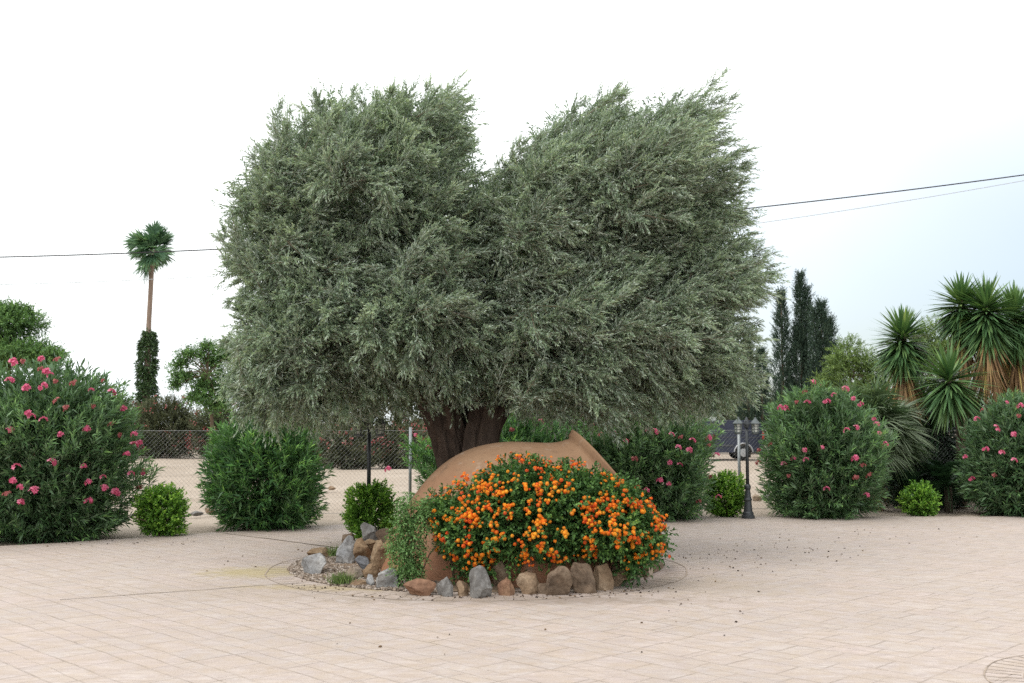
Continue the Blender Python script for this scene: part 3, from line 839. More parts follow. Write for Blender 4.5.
# ---------------------------------------------------------------- the olive tree
TY = 14.0
def build_olive():
    bx = at(468, 540, TY)[0]
    t = thing('olive_tree', (bx, TY, 0), 'broad grey-green olive tree with windblown heart-shaped crown behind the jar', 'tree')
    def strand(path_px, widths, seed, ph):
        n = 56
        ys = np.array([p[1] for p in path_px]); xs = np.array([p[0] for p in path_px]); ws = np.array(widths)
        k = np.linspace(0, len(path_px) - 1, n); i = np.arange(len(path_px))
        pts = []
        for kk in k:
            x, z = xz(np.interp(kk, i, xs), np.interp(kk, i, ys), TY); pts.append((x, TY + .12 * math.sin(kk + ph), z))
        rad = np.interp(k, i, ws) / 2 * TY / F
        def fl(a, tt_):
            q = np.array([[math.cos(a) * 1.3, math.sin(a) * 1.3, tt_ * 1.6]])
            return 1 + .13 * math.sin(3 * a + ph + 2.2 * tt_) + .1 * math.sin(7 * a - 3 * tt_ + seed) + .24 * fbm(q, 1.7, seed, 3)[0] + .13 * fbm(q * [3.4, 3.4, 1.1], 1.3, seed + 5, 3)[0]
        return np.array(pts), rad, fl
    mb = MB()
    L_ = strand([(452, 556), (455, 510), (454, 465), (449, 435), (442, 412), (434, 392), (424, 372)], [64, 44, 36, 32, 31, 30, 24], 3, .4)
    R_ = strand([(480, 556), (479, 510), (482, 465), (484, 435), (488, 412), (498, 394), (510, 374)], [60, 42, 36, 35, 36, 32, 24], 8, 2.1)
    Bk = strand([(466, 556), (466, 510), (466, 465), (466, 435), (467, 410), (467, 390)], [50, 36, 30, 28, 28, 22], 5, 1.0)
    for s_ in (L_, R_): mb.tube(s_[0], s_[1], 72, True, s_[2])
    Bk[0][:, 1] += .38; mb.tube(Bk[0], Bk[1], 32, True, Bk[2])
    mb.build('trunk', M['bark'], t, True)
    # limbs into both lobes
    targets = [((434, 396), (300, 330), -.5), ((428, 380), (250, 250), .6), ((424, 375), (340, 170), .2), ((434, 390), (400, 200), -.9), ((440, 400), (330, 300), 1.2),
               ((500, 392), (560, 190), .5), ((508, 376), (640, 170), -.3), ((505, 385), (700, 280), .7), ((498, 398), (600, 330), -1.1), ((503, 392), (690, 360), .3), ((467, 395), (480, 260), .4)]
    for k, (s0, e0, dy) in enumerate(targets):
        a0 = np.array(at(*s0, TY)); b0 = np.array(at(*e0, TY + dy))
        m1 = a0 * .65 + b0 * .35 + [0, 0, .05]; m2 = a0 * .3 + b0 * .7 + [0, .05, .18]
        mb = MB(); path = []
        for u in np.linspace(0, 1, 14):
            p = (1 - u) ** 3 * a0 + 3 * (1 - u) ** 2 * u * m1 + 3 * (1 - u) * u * u * m2 + u ** 3 * b0
            path.append(p + .05 * np.array([math.sin(9 * u + k), math.cos(8 * u + k), math.sin(7 * u)]))
        mb.tube(path, np.linspace(.11, .03, 14), 10)
        for j in range(5):
            i0 = 4 + 2 * j if 4 + 2 * j < 13 else 12
            o0 = path[i0]; dd = norm(np.array([RNG.normal(0, .8) + .2, RNG.normal(0, .8), RNG.normal(.35, .6)])) * RNG.uniform(.5, 1.0)
            mb.tube([o0, o0 + dd * .5 + [0, 0, .05], o0 + dd], [.03, .02, .009], 6)
        mb.build('limb', M['bark'], t, True)
    # crown: a broad double-lobed pillow of foliage, traced outline, some 4.5 m deep
    OUT = [(329, 86), (352, 93), (366, 104), (382, 93), (405, 104), (431, 98), (458, 92), (468, 106), (480, 121), (477, 146), (491, 170), (510, 152), (537, 127), (580, 102), (601, 111), (622, 104), (632, 115), (657, 96), (690, 112),
           (708, 108), (719, 120), (712, 145), (716, 165), (731, 187), (738, 207), (738, 228), (738, 243), (768, 256), (764, 280), (764, 307), (750, 320), (744, 337), (757, 354), (760, 377), (744, 396), (728, 408), (692, 404), (650, 412), (590, 420),
           (545, 416), (505, 401), (470, 397), (434, 400), (405, 410), (370, 413), (329, 419), (264, 422), (238, 405), (229, 367), (230, 338), (248, 315), (248, 298), (226, 275), (224, 252), (231, 234), (226, 204), (247, 177), (261, 158), (274, 141), (291, 128), (313, 116), (319, 98)]
    O = np.array([xz(490 + (a_ - 490) * .985, b_ + (16 if b_ > 390 else 4), TY) for a_, b_ in OUT])
    def dist_in(Q):
        d2 = np.full(len(Q), 1e9); ins = np.zeros(len(Q), bool)
        for k in range(len(O)):
            a_, b_ = O[k], O[(k + 1) % len(O)]; e_ = b_ - a_
            u_ = np.clip(((Q - a_) @ e_) / (e_ @ e_), 0, 1); r_ = Q - a_ - u_[:, None] * e_
            d2 = np.minimum(d2, (r_ ** 2).sum(1))
            c_ = (a_[1] > Q[:, 1]) != (b_[1] > Q[:, 1])
            ins ^= c_ & (Q[:, 0] < (b_[0] - a_[0]) * (Q[:, 1] - a_[1]) / (b_[1] - a_[1] + 1e-12) + a_[0])
        return np.where(ins, np.sqrt(d2), -np.sqrt(d2))
    nx_ = xz(489, 200, TY)[0]
    def half_depth(Q, lumps=True):
        d = np.clip(dist_in(Q), 0, None); q = np.clip(d / 1.5, 0, 1)
        h = 2.2 * np.sqrt(1 - (1 - q) ** 2)
        h *= 1 - .38 * np.exp(-((Q[:, 0] - nx_ + .12 * (Q[:, 1] - 4)) / .3) ** 2) * np.clip((Q[:, 1] - 2.3) / 1.0, 0, 1)
        if lumps:
            P3 = np.stack([Q[:, 0], np.zeros(len(Q)), Q[:, 1]], 1)
            h += (.3 * vnoise(P3, 1.1, 70) + .2 * vnoise(P3, 2.6, 71)) * np.clip(q * 2.2, 0, 1)
        return h
    lo, hi = O.min(0), O.max(0)
    def cover(n, shell, front, fr=1.25):
        Q = RNG.uniform(lo, hi, (n, 2)); Q = Q[dist_in(Q) > .02]
        e_ = .06
        h = half_depth(Q); gx = (half_depth(Q + [e_, 0]) - h) / e_; gz = (half_depth(Q + [0, e_]) - h) / e_
        sy = np.where(RNG.random(len(Q)) < front, -1.0, 1.0)
        u = RNG.random(len(Q)) ** fr
        y = sy * np.maximum(h - shell * u, h * RNG.uniform(-.2, .6, len(Q)))
        P = np.stack([Q[:, 0], TY + y, Q[:, 1]], 1)
        # steep flanks take extra foliage
        N = norm(np.stack([-gx, sy, -gz], 1)); N[:, 1] *= 1.0
        return P, norm(N), u
    P, N, u = cover(4700, .45, .74)
    # extra sprays along the outline
    eq = []
    for k in range(len(O)):
        a_, b_ = O[k], O[(k + 1) % len(O)]; m_ = int(np.linalg.norm(b_ - a_) * 26) + 1
        tt_ = RNG.random((m_, 1)); e_ = b_ - a_; nn_ = np.array([e_[1], -e_[0]]) / (np.linalg.norm(e_) + 1e-9)
        pt = a_ + tt_ * e_; off = RNG.uniform(.34, .66, (m_, 1))
        sg = -1.0 if dist_in((a_ + b_)[None] / 2 + nn_ * .03)[0] < 0 else 1.0
        q2 = pt + nn_ * sg * off
        eq.append(np.c_[q2[:, 0], TY + RNG.uniform(-1, 1, m_) * (half_depth(q2) * .9), q2[:, 1], np.full(m_, -nn_[0] * sg), RNG.normal(0, .35, m_), np.full(m_, -nn_[1] * sg)])
    eq = np.concatenate(eq); P = np.concatenate([P, eq[:, :3]]); N = np.concatenate([N, norm(eq[:, 3:])]); u = np.concatenate([u, RNG.random(len(eq))])
    ed = dist_in(P[:, [0, 2]]); k = ed > .32 + .08 * RNG.random(len(P)); P, N, u, ed = P[k], N[k], u[k], ed[k]
    cl = fbm(P, 2.4, 77, 2)
    P = P + N * (cl * .14 * np.clip(ed / .5, .2, 1) + RNG.normal(0, .07, len(P)) * np.clip(ed / .4, 0, 1))[:, None]
    zrel = np.clip((P[:, 2] - 1.7) / 3.8, 0, 1)
    wind = np.array([.9, 0, .3])
    gust = (.45 + .6 * zrel) * (.8 + .6 * vnoise(P, 1.0, 5)) * np.interp(P[:, 0] - bx, [-3, -.8, 1.0], [.15, .4, 1.15])
    flow = np.stack([vnoise(P, 2.0, s_) for s_ in (21, 22, 23)], 1)
    # every spray is a branchlet with shoots set along it
    DC = norm(N * .75 + flow * .4 + wind * gust[:, None] + np.array([0, 0, .35]) * zrel[:, None] + RNG.normal(0, .33, P.shape))
    LC = RNG.uniform(.4, .75, len(P)) * np.where(RNG.random(len(P)) < .05 + .06 * zrel, 1.25, 1)
    bend = wind * (gust * .22)[:, None] + np.array([0, 0, -1.]) * (.17 - .12 * zrel)[:, None]
    m_ = 22
    t_ = (RNG.random((len(P), m_, 1)) ** .8)
    B0 = (P - DC * (LC * .72)[:, None])[:, None] + LC[:, None, None] * (DC[:, None] * t_ + bend[:, None] * t_ ** 2)
    TG = norm(DC[:, None] + 2 * bend[:, None] * t_)
    sd_ = norm(RNG.normal(size=(len(P), m_, 3)))
    SD = norm(TG * (.55 + .5 * t_) + sd_ * (.75 - .3 * t_) + RNG.normal(0, .1, sd_.shape))
    SL = (RNG.uniform(.12, .26, (len(P), m_)) * (1.15 - .4 * t_[..., 0]))
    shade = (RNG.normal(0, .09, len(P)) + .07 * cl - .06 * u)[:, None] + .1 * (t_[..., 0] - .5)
    B0, SD, SL, shade = B0.reshape(-1, 3), SD.reshape(-1, 3), SL.ravel(), shade.ravel()
    bn = np.repeat(bend * .6, m_, 0)
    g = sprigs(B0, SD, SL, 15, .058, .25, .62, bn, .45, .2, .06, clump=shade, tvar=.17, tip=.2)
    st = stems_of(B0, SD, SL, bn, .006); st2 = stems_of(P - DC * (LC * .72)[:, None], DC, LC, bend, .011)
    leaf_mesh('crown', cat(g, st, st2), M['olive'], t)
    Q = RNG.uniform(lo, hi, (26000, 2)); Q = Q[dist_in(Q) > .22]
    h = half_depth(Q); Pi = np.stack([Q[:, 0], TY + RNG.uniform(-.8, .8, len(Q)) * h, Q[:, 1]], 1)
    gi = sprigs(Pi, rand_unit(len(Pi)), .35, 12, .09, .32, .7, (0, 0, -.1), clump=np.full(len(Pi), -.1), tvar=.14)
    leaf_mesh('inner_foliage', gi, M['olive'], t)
build_olive()

# ---------------------------------------------------------------- lantana in orange bloom
def build_lantana():
    LY = 10.95
    t = thing('lantana_shrub', (at(545, 560, LY)[0], LY, 0), 'spreading lantana shrub covered in orange blooms, spilling over the rock edging', 'flowering shrub')
    lob = []
    for (px, py, hw, hh, ay, n) in ((532, 517, 92, 50, .58, 1500), (608, 524, 50, 31, .55, 700), (476, 530, 40, 32, .5, 520), (520, 490, 45, 32, .5, 420), (572, 492, 42, 26, .5, 380), (612, 500, 27, 20, .45, 260), (646, 537, 19, 22, .35, 190), (632, 556, 12, 16, .3, 90), (446, 512, 20, 15, .3, 150), (474, 562, 18, 16, .35, 150)):
        lob.append((at(px, py, LY), np.array([hw * LY / F, ay, hh * LY / F]), n))
    parts = []
    for j, (c, a, n) in enumerate(lob):
        P, N, lump, u = sample_super(c, a, n, 2.2, .4, .22, 4.5, 50 + j, -.98)
        D = norm(N + [0, -.1, .35] + RNG.normal(0, .35, P.shape)); L = RNG.uniform(.12, .26, len(P)) * np.where(RNG.random(len(P)) < .08, 1.5, 1)
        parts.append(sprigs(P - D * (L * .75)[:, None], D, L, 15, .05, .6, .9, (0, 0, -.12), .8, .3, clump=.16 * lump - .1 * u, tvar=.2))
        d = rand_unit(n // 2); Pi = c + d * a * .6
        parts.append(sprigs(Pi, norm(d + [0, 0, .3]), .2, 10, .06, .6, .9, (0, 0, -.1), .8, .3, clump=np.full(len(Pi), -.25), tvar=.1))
    leaf_mesh('leaves', cat(*parts), M['lantana'], t, lambda q: outside_jar(q) & (q[:, 2] > .02))
    mb = MB()
    for k in range(40):
        c, a, n = lob[RNG.integers(len(lob))]; q = c + rand_unit(1)[0] * a * .85
        b0 = np.array([c[0] * .8 + t.location[0] * .2 + RNG.normal(0, .12), LY + .1 + RNG.normal(0, .1), .05])
        mb.tube([b0, (b0 + q) / 2 + [0, 0, .08], q], [.012, .009, .004], 5, False)
    mb.build('stems', M['twig'], t)
    # flower heads: domes of tiny florets; yellow in the middle, redder outside
    def head(seed, hue):
        r = np.random.default_rng(seed); g = []
        for k in range(26):
            z = 1 - k / 25 * .95; ph = k * 2.4; s_ = math.sqrt(max(0, 1 - z * z))
            d = np.array([s_ * math.cos(ph), s_ * math.sin(ph), z]); u = norm(np.cross(d, [.3, 1, .2])); u = u * math.cos(ph) + np.cross(d, u) * math.sin(ph)
            c = d * .0165 * r.uniform(.9, 1.1)
            g.append((c - u * .005, u, d, .0105, .0095, np.clip(hue + (1 - z) * .55 - .12 + r.normal(0, .06), 0, 1)))
        return [np.array([x[i] for x in g]) for i in range(6)]
    heads = [head(k, h) for k, h in enumerate((.04, .2, .36, .55, .75, .26))]
    meshes = []
    for h in heads:
        V, tn = leaf_quads(h, -.1, 0); o = quad_mesh('flower_head', V, 4, M['lantana_petal'], None, tn); meshes.append(o.data); bpy.data.objects.remove(o)
    # heads stand in groups at the shoot tips of the front and top
    spots = []
    tries = 0
    while len(spots) < 1200 and tries < 20000:
        tries += 1
        c, a, n = lob[RNG.choice(len(lob), p=np.array([l[2] for l in lob]) / sum(l[2] for l in lob))]
        d = rand_unit(1)[0]
        if d[1] > .35 or d[2] < -.78: continue
        d[1] = d[1]
        q = c + norm(d) * a * 1.04 if False else c + d * a * RNG.uniform(1.0, 1.1)
        if any((np.abs((q - c2) / a2) ** 2).sum() < .92 for c2, a2, n2 in lob): continue
        if q[2] < .2 or not outside_jar(q[None])[0]: continue
        # the top-left shoulder carries more leaves than blooms
        if fbm(q[None], 3.2, 91, 2)[0] < -.8: continue
        nn = norm((q - c) / a / a + [0, -.4, .5])
        m_ = RNG.choice([1, 2, 4, 6], p=[.15, .25, .32, .28]); hue = RNG.integers(6)
        for k in range(m_):
            off = RNG.normal(0, .034, 3) if k else np.zeros(3)
            spots.append((q + off, norm(nn + RNG.normal(0, .25, 3)), int(hue if RNG.random() < .6 else RNG.integers(6)), RNG.uniform(.6, 1.3)))
    spots.sort(key=lambda s: s[0][1] - s[3] * .6)
    rest = []
    for k, (q, nn, h, sc) in enumerate(spots):
        rq = Vector(nn).to_track_quat('Z', 'Y')
        if k < 100:
            child_copy('flower_head', meshes[h], t, q, sc, rq.to_euler())
        else:
            R = np.array(rq.to_matrix()); g = heads[h]
            rest.append([q + (g[0] * sc) @ R.T, g[1] @ R.T, g[2] @ R.T, g[3] * sc, g[4] * sc, g[5]])
    o = leaf_mesh('small_flower_heads', cat(*rest), M['lantana_petal'], t); o['kind'] = 'stuff'
build_lantana()

# trailing plant beside the jar, grass tufts
def trailing(name, label, lobes, Y, mat, ll, lw, n0, catg='plant', L=.2, down=.3):
    t = thing(name, (at(lobes[0][0], 560, Y)[0], Y, 0), label, catg)
    parts = []
    for j, (px, py, hw, hh, n) in enumerate(lobes):
        c = at(px, py, Y); a = np.array([hw * Y / F, min(.3, hw * Y / F * 1.2), hh * Y / F])
        P, N, lump, u = sample_super(c, a, n, 2.1, .5, .2, 5, 60 + j)
        D = norm(N * .7 + [0, -.2, -down] + RNG.normal(0, .4, P.shape)); Ls = L * RNG.uniform(.6, 1.3, len(P))
        parts.append(sprigs(P - D * (Ls * .8)[:, None], D, Ls, 14, ll, lw, .9, (0, 0, -.2), .8, .3, clump=.15 * lump, tvar=.2))
    leaf_mesh('leaves', cat(*parts), M[mat], t, lambda q: outside_jar(q) & (q[:, 2] > .01))
    mb = MB()
    for k in range(14):
        px, py, hw, hh, n = lobes[RNG.integers(len(lobes))]; q = at(px + RNG.normal(0, hw * .5), py + RNG.normal(0, hh * .5), Y)
        b0 = np.array([t.location[0] + RNG.normal(0, .06), Y + .05, .05]); mb.tube([b0, (b0 + q) / 2 + [0, 0, .08], q], [.008, .006, .003], 5, False)
    mb.build('stems', M['twig'], t)
    return t
trailing('trailing_plant', 'pale small-leaved trailing plant hanging between white boulder and jar', [(410, 545, 21, 36, 320), (404, 514, 12, 22, 110), (423, 516, 12, 20, 110), (408, 572, 18, 14, 110), (396, 542, 12, 24, 80)], 10.75, 'trail', .028, .6, 0)
def tuft(label, px, py, Y, n, h, sp):
    b = at(px, py, Y); t = thing('grass_tuft', b, label, 'grass', 'grass tufts in the bed')
    d = rand_unit(n); d[:, 2] = np.abs(d[:, 2]) + 1.0
    V, Q, T = blades(b + RNG.normal(0, sp, (n, 3)) * [1, 1, 0], norm(d), rand_unit(n), RNG.uniform(.6, 1.1, n) * h, .006, .25, 3, RNG.random(n), (1, .9, .6, .05))
    quad_mesh('blades', V, 4, M['grass'], t, T, Q)
tuft('small bright green grass tuft on the gravel edge beside a half grey rock', 342, 583, 11.0, 260, .16, .055)
tuft('thin dry grass tuft beside the large blue-grey boulder', 334, 556, 12.4, 90, .2, .03)

# ---------------------------------------------------------------- shrubs round the forecourt
Z2 = lambda lst: [(x / 2.97, y / 2.97 + 330) for x, y in lst]
Z6 = lambda lst: [(x / 3.938 + 640, y / 3.938 + 380) for x, y in lst]
Z5 = lambda lst: [(x / 3.41 + 470, y / 3.41 + 400) for x, y in lst]
Z7 = lambda lst: [(x / 2.528 + 740, y / 2.528 + 260) for x, y in lst]
OG = 'oleander bushes round the forecourt'
f_left = Z2([(38, 97), (125, 90), (148, 135), (30, 157), (78, 175), (127, 170), (270, 180), (330, 190), (368, 235), (85, 250), (127, 268), (30, 303), (181, 312), (258, 295), (398, 312), (395, 348), (413, 338), (376, 371), (47, 408), (153, 398), (248, 408), (40, 448), (60, 468), (103, 483), (60, 515), (262, 453), (305, 438), (308, 475), (340, 482), (262, 511), (388, 428), (420, 428), (45, 102), (140, 128), (92, 258), (345, 492)])
w_left = Z2([(120, 118), (168, 155), (218, 160), (310, 155), (332, 283), (365, 315), (20, 490), (200, 237), (172, 215), (282, 228), (415, 470), (75, 95), (170, 90)])
shrub('oleander', 46, 541, 98, 352, 'largest oleander with many pink blooms, beside the small square bush', 'shrub', 'oleander', OG, flowers=f_left, wilted=w_left, seed=1, dens=90, depth=1.3)
shrub('oleander', 268, 529, 59, 412, 'bright green oleander without blooms under the olive crown', 'shrub', 'oleander_bright', OG, seed=2, dens=100, amp=.14, e=2.7)
shrub('oleander', 648, 515, 66, 398, 'pink blooming oleander between the jar mouth and the twin lantern lamp', 'shrub', 'oleander', OG,
      flowers=Z6([(65, 203), (205, 245), (192, 280), (268, 232), (300, 298), (155, 340), (113, 413), (20, 440), (308, 462), (55, 210)]) + Z5([(490, 117), (608, 103), (530, 140), (685, 123), (681, 215), (647, 275), (570, 300), (710, 165)]),
      wilted=Z6([(160, 228), (295, 228), (230, 480), (220, 135), (250, 125), (8, 135), (270, 262), (285, 385)]) + Z5([(558, 203), (432, 85), (445, 120), (555, 48)]), seed=3, dens=95, Y=18.9)
shrub('oleander', 822, 518, 62, 383, 'round pink oleander in front of the fan palm', 'shrub', 'oleander', OG,
      flowers=Z6([(552, 110), (577, 118), (660, 95), (680, 12), (733, 88), (762, 60), (808, 42), (838, 75), (866, 97), (918, 155), (932, 178), (940, 215), (960, 257), (812, 200), (850, 193), (646, 278), (604, 310), (652, 315), (565, 336), (715, 268), (846, 310), (733, 430), (893, 458), (800, 38), (570, 112)]),
      wilted=Z6([(622, 92), (650, 52), (720, 25), (516, 257), (590, 380), (875, 340), (847, 383), (905, 380), (470, 280), (465, 330)]), seed=4, dens=95, e=2.4)
shrub('oleander', 1016, 516, 55, 392, 'pink oleander at the picture edge in front of the tall yucca', 'shrub', 'oleander', OG,
      flowers=Z7([(673, 362), (707, 370), (598, 403), (645, 425), (690, 442), (620, 480), (660, 488), (692, 510), (570, 500), (585, 555), (650, 430)]), wilted=Z7([(615, 380), (708, 395), (640, 545)]), seed=5, dens=95)
shrub('oleander', 508, 505, 100, 408, 'pale green oleander growing behind the olive trunk and jar', 'shrub', 'oleander_bright', OG, Y=19.0, flowers=Z5([(240, 78)]) + [(415, 436), (388, 470), (428, 448)], wilted=[(424, 440), (470, 428), (512, 430)], seed=6, dens=70, depth=.9, e=2.6)
SG = 'small bright green bushes'
small = dict(ll=.05, lw=.55, L=.16, nleaf=14, dens=330, shell=.35, up=.45, spread=.9, canes=14, stray=.22, tvar=.24)
shrub('small_bush', 163, 535, 25, 484, 'square bright green bush between the large oleander and the unflowered one', 'shrub', 'box', SG, seed=7, e=3.2, amp=.14, nsc=4, **small)
shrub('small_bush', 371, 541, 27, 479, 'bright green bush wrapped round the foot of the lamp under the olive', 'shrub', 'box', SG, seed=8, e=2.3, amp=.2, nsc=4, **small)
shrub('small_bush', 725, 516, 21, 471, 'bright green bush touching the twin lantern lamp post', 'shrub', 'box', SG, seed=9, e=2.5, amp=.18, nsc=4, **small)
shrub('small_bush', 920, 515, 18, 481, 'small light green bush in front of the sago palm', 'shrub', 'box', SG, seed=10, e=2.2, amp=.22, nsc=4, **small)

# ---------------------------------------------------------------- lamps
def lamp(px, Y, top_row, label):
    x, ztop = xz(px, top_row, Y)
    base = np.array([x, Y, 0.]); h = ztop
    t = thing('street_lamp', base, label, 'lamp', 'twin lantern garden lamps')
    k = h / 1.78
    MB().lathe(base, [(0, .115 * k), (.05 * k, .115 * k), (.055 * k, .1 * k), (.1 * k, .095 * k), (.12 * k, .078 * k), (.3 * k, .062 * k), (.33 * k, .075 * k), (.36 * k, .06 * k), (.5 * k, .042 * k), (.53 * k, .056 * k), (.57 * k, .056 * k), (.6 * k, .036 * k)], 20).build('base', M['lamp'], t, False)
    MB().tube([base + [0, 0, .58 * k], base + [0, 0, 1.7 * k]], [.03 * k, .026 * k], 14).build('post', M['lamp'], t, True)
    MB().lathe(base, [(1.6 * k, .045 * k), (1.66 * k, .055 * k), (1.72 * k, .04 * k), (1.75 * k, .028 * k), (1.79 * k, .012 * k)], 14).build('finial', M['lamp'], t)
    s = .155 * k
    for sgn in (-1, 1):
        MB().tube([base + [0, 0, 1.62 * k], base + [sgn * s * .5, 0, 1.69 * k], base + [sgn * s, 0, 1.7 * k]], .014 * k, 8).build('arm', M['lamp'], t)
        c = base + np.array([sgn * s, 0, 0])
        ln = MB().lathe(c, [(1.48 * k, .03 * k), (1.49 * k, .065 * k), (1.515 * k, .068 * k), (1.52 * k, .05 * k)], 6).build('lantern', M['lamp_roof'], t)
        MB().lathe(c, [(1.522 * k, .052 * k), (1.66 * k, .066 * k)], 6).build('lantern_glass', M['lamp_glass'], ln)
        fr = MB()
        for j in range(6):
            a_ = j * math.pi / 3 
            fr.tube([c + [.056 * k * math.cos(a_), .056 * k * math.sin(a_), 1.515 * k], c + [.07 * k * math.cos(a_), .07 * k * math.sin(a_), 1.665 * k]], .007 * k, 5)
        for zz, rr in ((1.57, .06), (1.615, .065)):
            fr.tube([c + [rr * k * math.cos(q), rr * k * math.sin(q), zz * k] for q in np.linspace(0, 2 * math.pi, 7)], .005 * k, 4)
        fr.build('lantern_frame', M['lamp_roof'], ln)
        MB().lathe(c, [(1.66 * k, .095 * k), (1.675 * k, .097 * k), (1.72 * k, .055 * k), (1.75 * k, .028 * k), (1.765 * k, .022 * k), (1.785 * k, .008 * k)], 6).build('lantern_roof', M['lamp_roof'], ln)
lamp(746.5, 18.75, 417.5, 'dark twin lantern lamp post standing free beside the parked van view')
lamp(369.5, 15.2, 416, 'dark lamp post rising from a bush beneath the olive crown')

# ---------------------------------------------------------------- chain link fence
def fence():
    A = np.array([-17.0, 17.6]); Bp = np.array([13.0, 21.6])
    L = np.linalg.norm(Bp - A); d = (Bp - A) / L; nrm = np.array([-d[1], d[0]])
    t = thing('chain_link_fence', (A[0], A[1], 0), 'galvanised chain link fence running behind the shrubs to the field', 'fence')
    z0, z1 = .03, 1.5; hh = z1 - z0; cell = .075
    V = []; r = .0014
    us = np.arange(-hh, L + hh, cell)
    for sgn in (1, -1):
        for u in us:
            a0, a1 = (u, u + hh) if sgn > 0 else (u + hh, u)
            lo, hi = 0.0, 1.0
            # clip to the fence's length
            f0, f1 = a0, a1
            if max(f0, f1) < 0 or min(f0, f1) > L: continue
            if min(f0, f1) < 0 or max(f0, f1) > L: continue
            p0 = np.array([*(A + d * a0), z0]); p1 = np.array([*(A + d * a1), z1])
            ax = norm(p1 - p0); s = norm(np.cross(ax, [nrm[0], nrm[1], 0])); w = np.array([nrm[0], nrm[1], 0.])
            ofs = w * (.003 * sgn)
            tri = [s * r, -s * r * .5 + w * r * .87, -s * r * .5 - w * r * .87]
            for i in range(3):
                j = (i + 1) % 3
                V += [p0 + ofs + tri[i], p0 + ofs + tri[j], p1 + ofs + tri[j], p1 + ofs + tri[i]]
    quad_mesh('wire_mesh', np.array(V), 4, M['wire'], t)
    mb = MB()
    for z in (z1, z0):
        mb.tube([(*(A + d * 0), z), (*(A + d * L), z)], .004, 5)
    mb.build('tension_wire', M['wire'], t)
    def x_at(px):      # where the fence line crosses an image column
        q = (px - W_ / 2) / F
        u = (q * A[1] - A[0]) / (d[0] - q * d[1]); return A + d * u
    for px in (125, 411, 737.5):
        p = x_at(px); MB().tube([(p[0], p[1] - .035, -.1), (p[0], p[1] - .035, 1.56)], .028, 10).build('post', M['steel'], t, True)
    for p in (A, A + d * 4.6, A + d * 26.5, Bp):
        MB().tube([(p[0], p[1] - .035, -.1), (p[0], p[1] - .035, 1.56)], .028, 10).build('post', M['steel'], t, True)
fence()

# ---------------------------------------------------------------- van beyond the fence
def van():
    Y = 50.0; k = Y / F
    xr = at(764, 440, Y)[0]; zt = at(740, 420.5, Y)[2]
    t = thing('parked_van', (xr - 2.2, Y + .9, 0), 'dark blue van parked side-on beyond the fence', 'van')
    g = 0.0; x = lambda m: xr - m
    body = [(x(0), .24), (x(.04), 1.0), (x(.12), zt - .12), (x(.3), zt), (x(2.6), zt + .01), (x(2.95), zt - .1), (x(3.55), 1.15), (x(4.25), .98), (x(4.42), .8), (x(4.45), .26)]
    arches = []
    def arch(cx, r):
        return [(cx - r * math.cos(a), .33 + r * math.sin(a)) for a in np.linspace(math.pi, 0, 9)] [::-1]
    low = [(x(4.45), .22)] + [(p, max(.22, q)) for p, q in arch(x(3.6), .4)] + [(p, max(.22, q)) for p, q in arch(x(.95), .4)] + [(x(0), .22)]
    ol = body + low
    MB().prism(ol[::-1], Y, Y + 1.8).build('body', M['van'], t, False, .03)
    MB().prism([(x(2.25), 1.18), (x(3.3), 1.18), (x(2.95), zt - .2), (x(2.25), zt - .18)], Y - .006, Y + .02).build('window', M['van_glass'], t)
    MB().prism([(x(3.62), 1.17), (x(3.58), 1.17), (x(2.99), zt - .12), (x(3.03), zt - .1)], Y + .12, Y + 1.68).build('windscreen', M['van_glass'], t)
    MB().box((x(2.6), Y - .03, .62), (x(1.42), Y - .003, .7)).build('side_moulding', M['van_trim'], t)
    MB().box((x(4.1), Y - .012, 1.02), (x(.1), Y - .002, 1.05)).build('waist_line', M['van_trim'], t)
    MB().box((x(2.2), Y - .012, .35), (x(2.17), Y - .002, zt - .2)).build('door_seam', M['van_trim'], t)
    MB().box((x(.08), Y - .015, .95), (x(-.02), Y + .12, 1.3)).build('rear_light', M['red_plastic'], t)
    MB().box((x(.35), Y - .04, .3), (x(-.06), Y + 1.8, .5)).build('bumper', M['van_trim'], t, False, .02)
    MB().box((x(2.75), Y + .3, zt - .01), (x(2.1), Y + 1.1, zt + .17)).build('roof_box', M['white_plastic'], t, False, .04)
    for cx in (x(.95), x(3.6)):
        for yy in (Y - .02, Y + 1.62):
            w = MB().lathe((cx, yy, .33), [(0, .2), (.0, .31), (.03, .335), (.17, .335), (.2, .31), (.2, .2)], 28, (0, 1, 0)).build('wheel', M['tyre'], t, True)
            MB().lathe((cx, yy - .015, .33), [(0, .06), (.005, .19), (.05, .215), (.1, .2)], 20, (0, 1, 0)).build('rim', M['rim'], w)
        mb = MB(); mb.tube([(cx - .43 * math.cos(a), Y - .01, .33 + .43 * math.sin(a)) for a in np.linspace(.1, math.pi - .1, 16)], .035, 6)
        mb.build('wheel_arch', M['rim'], t)
van()

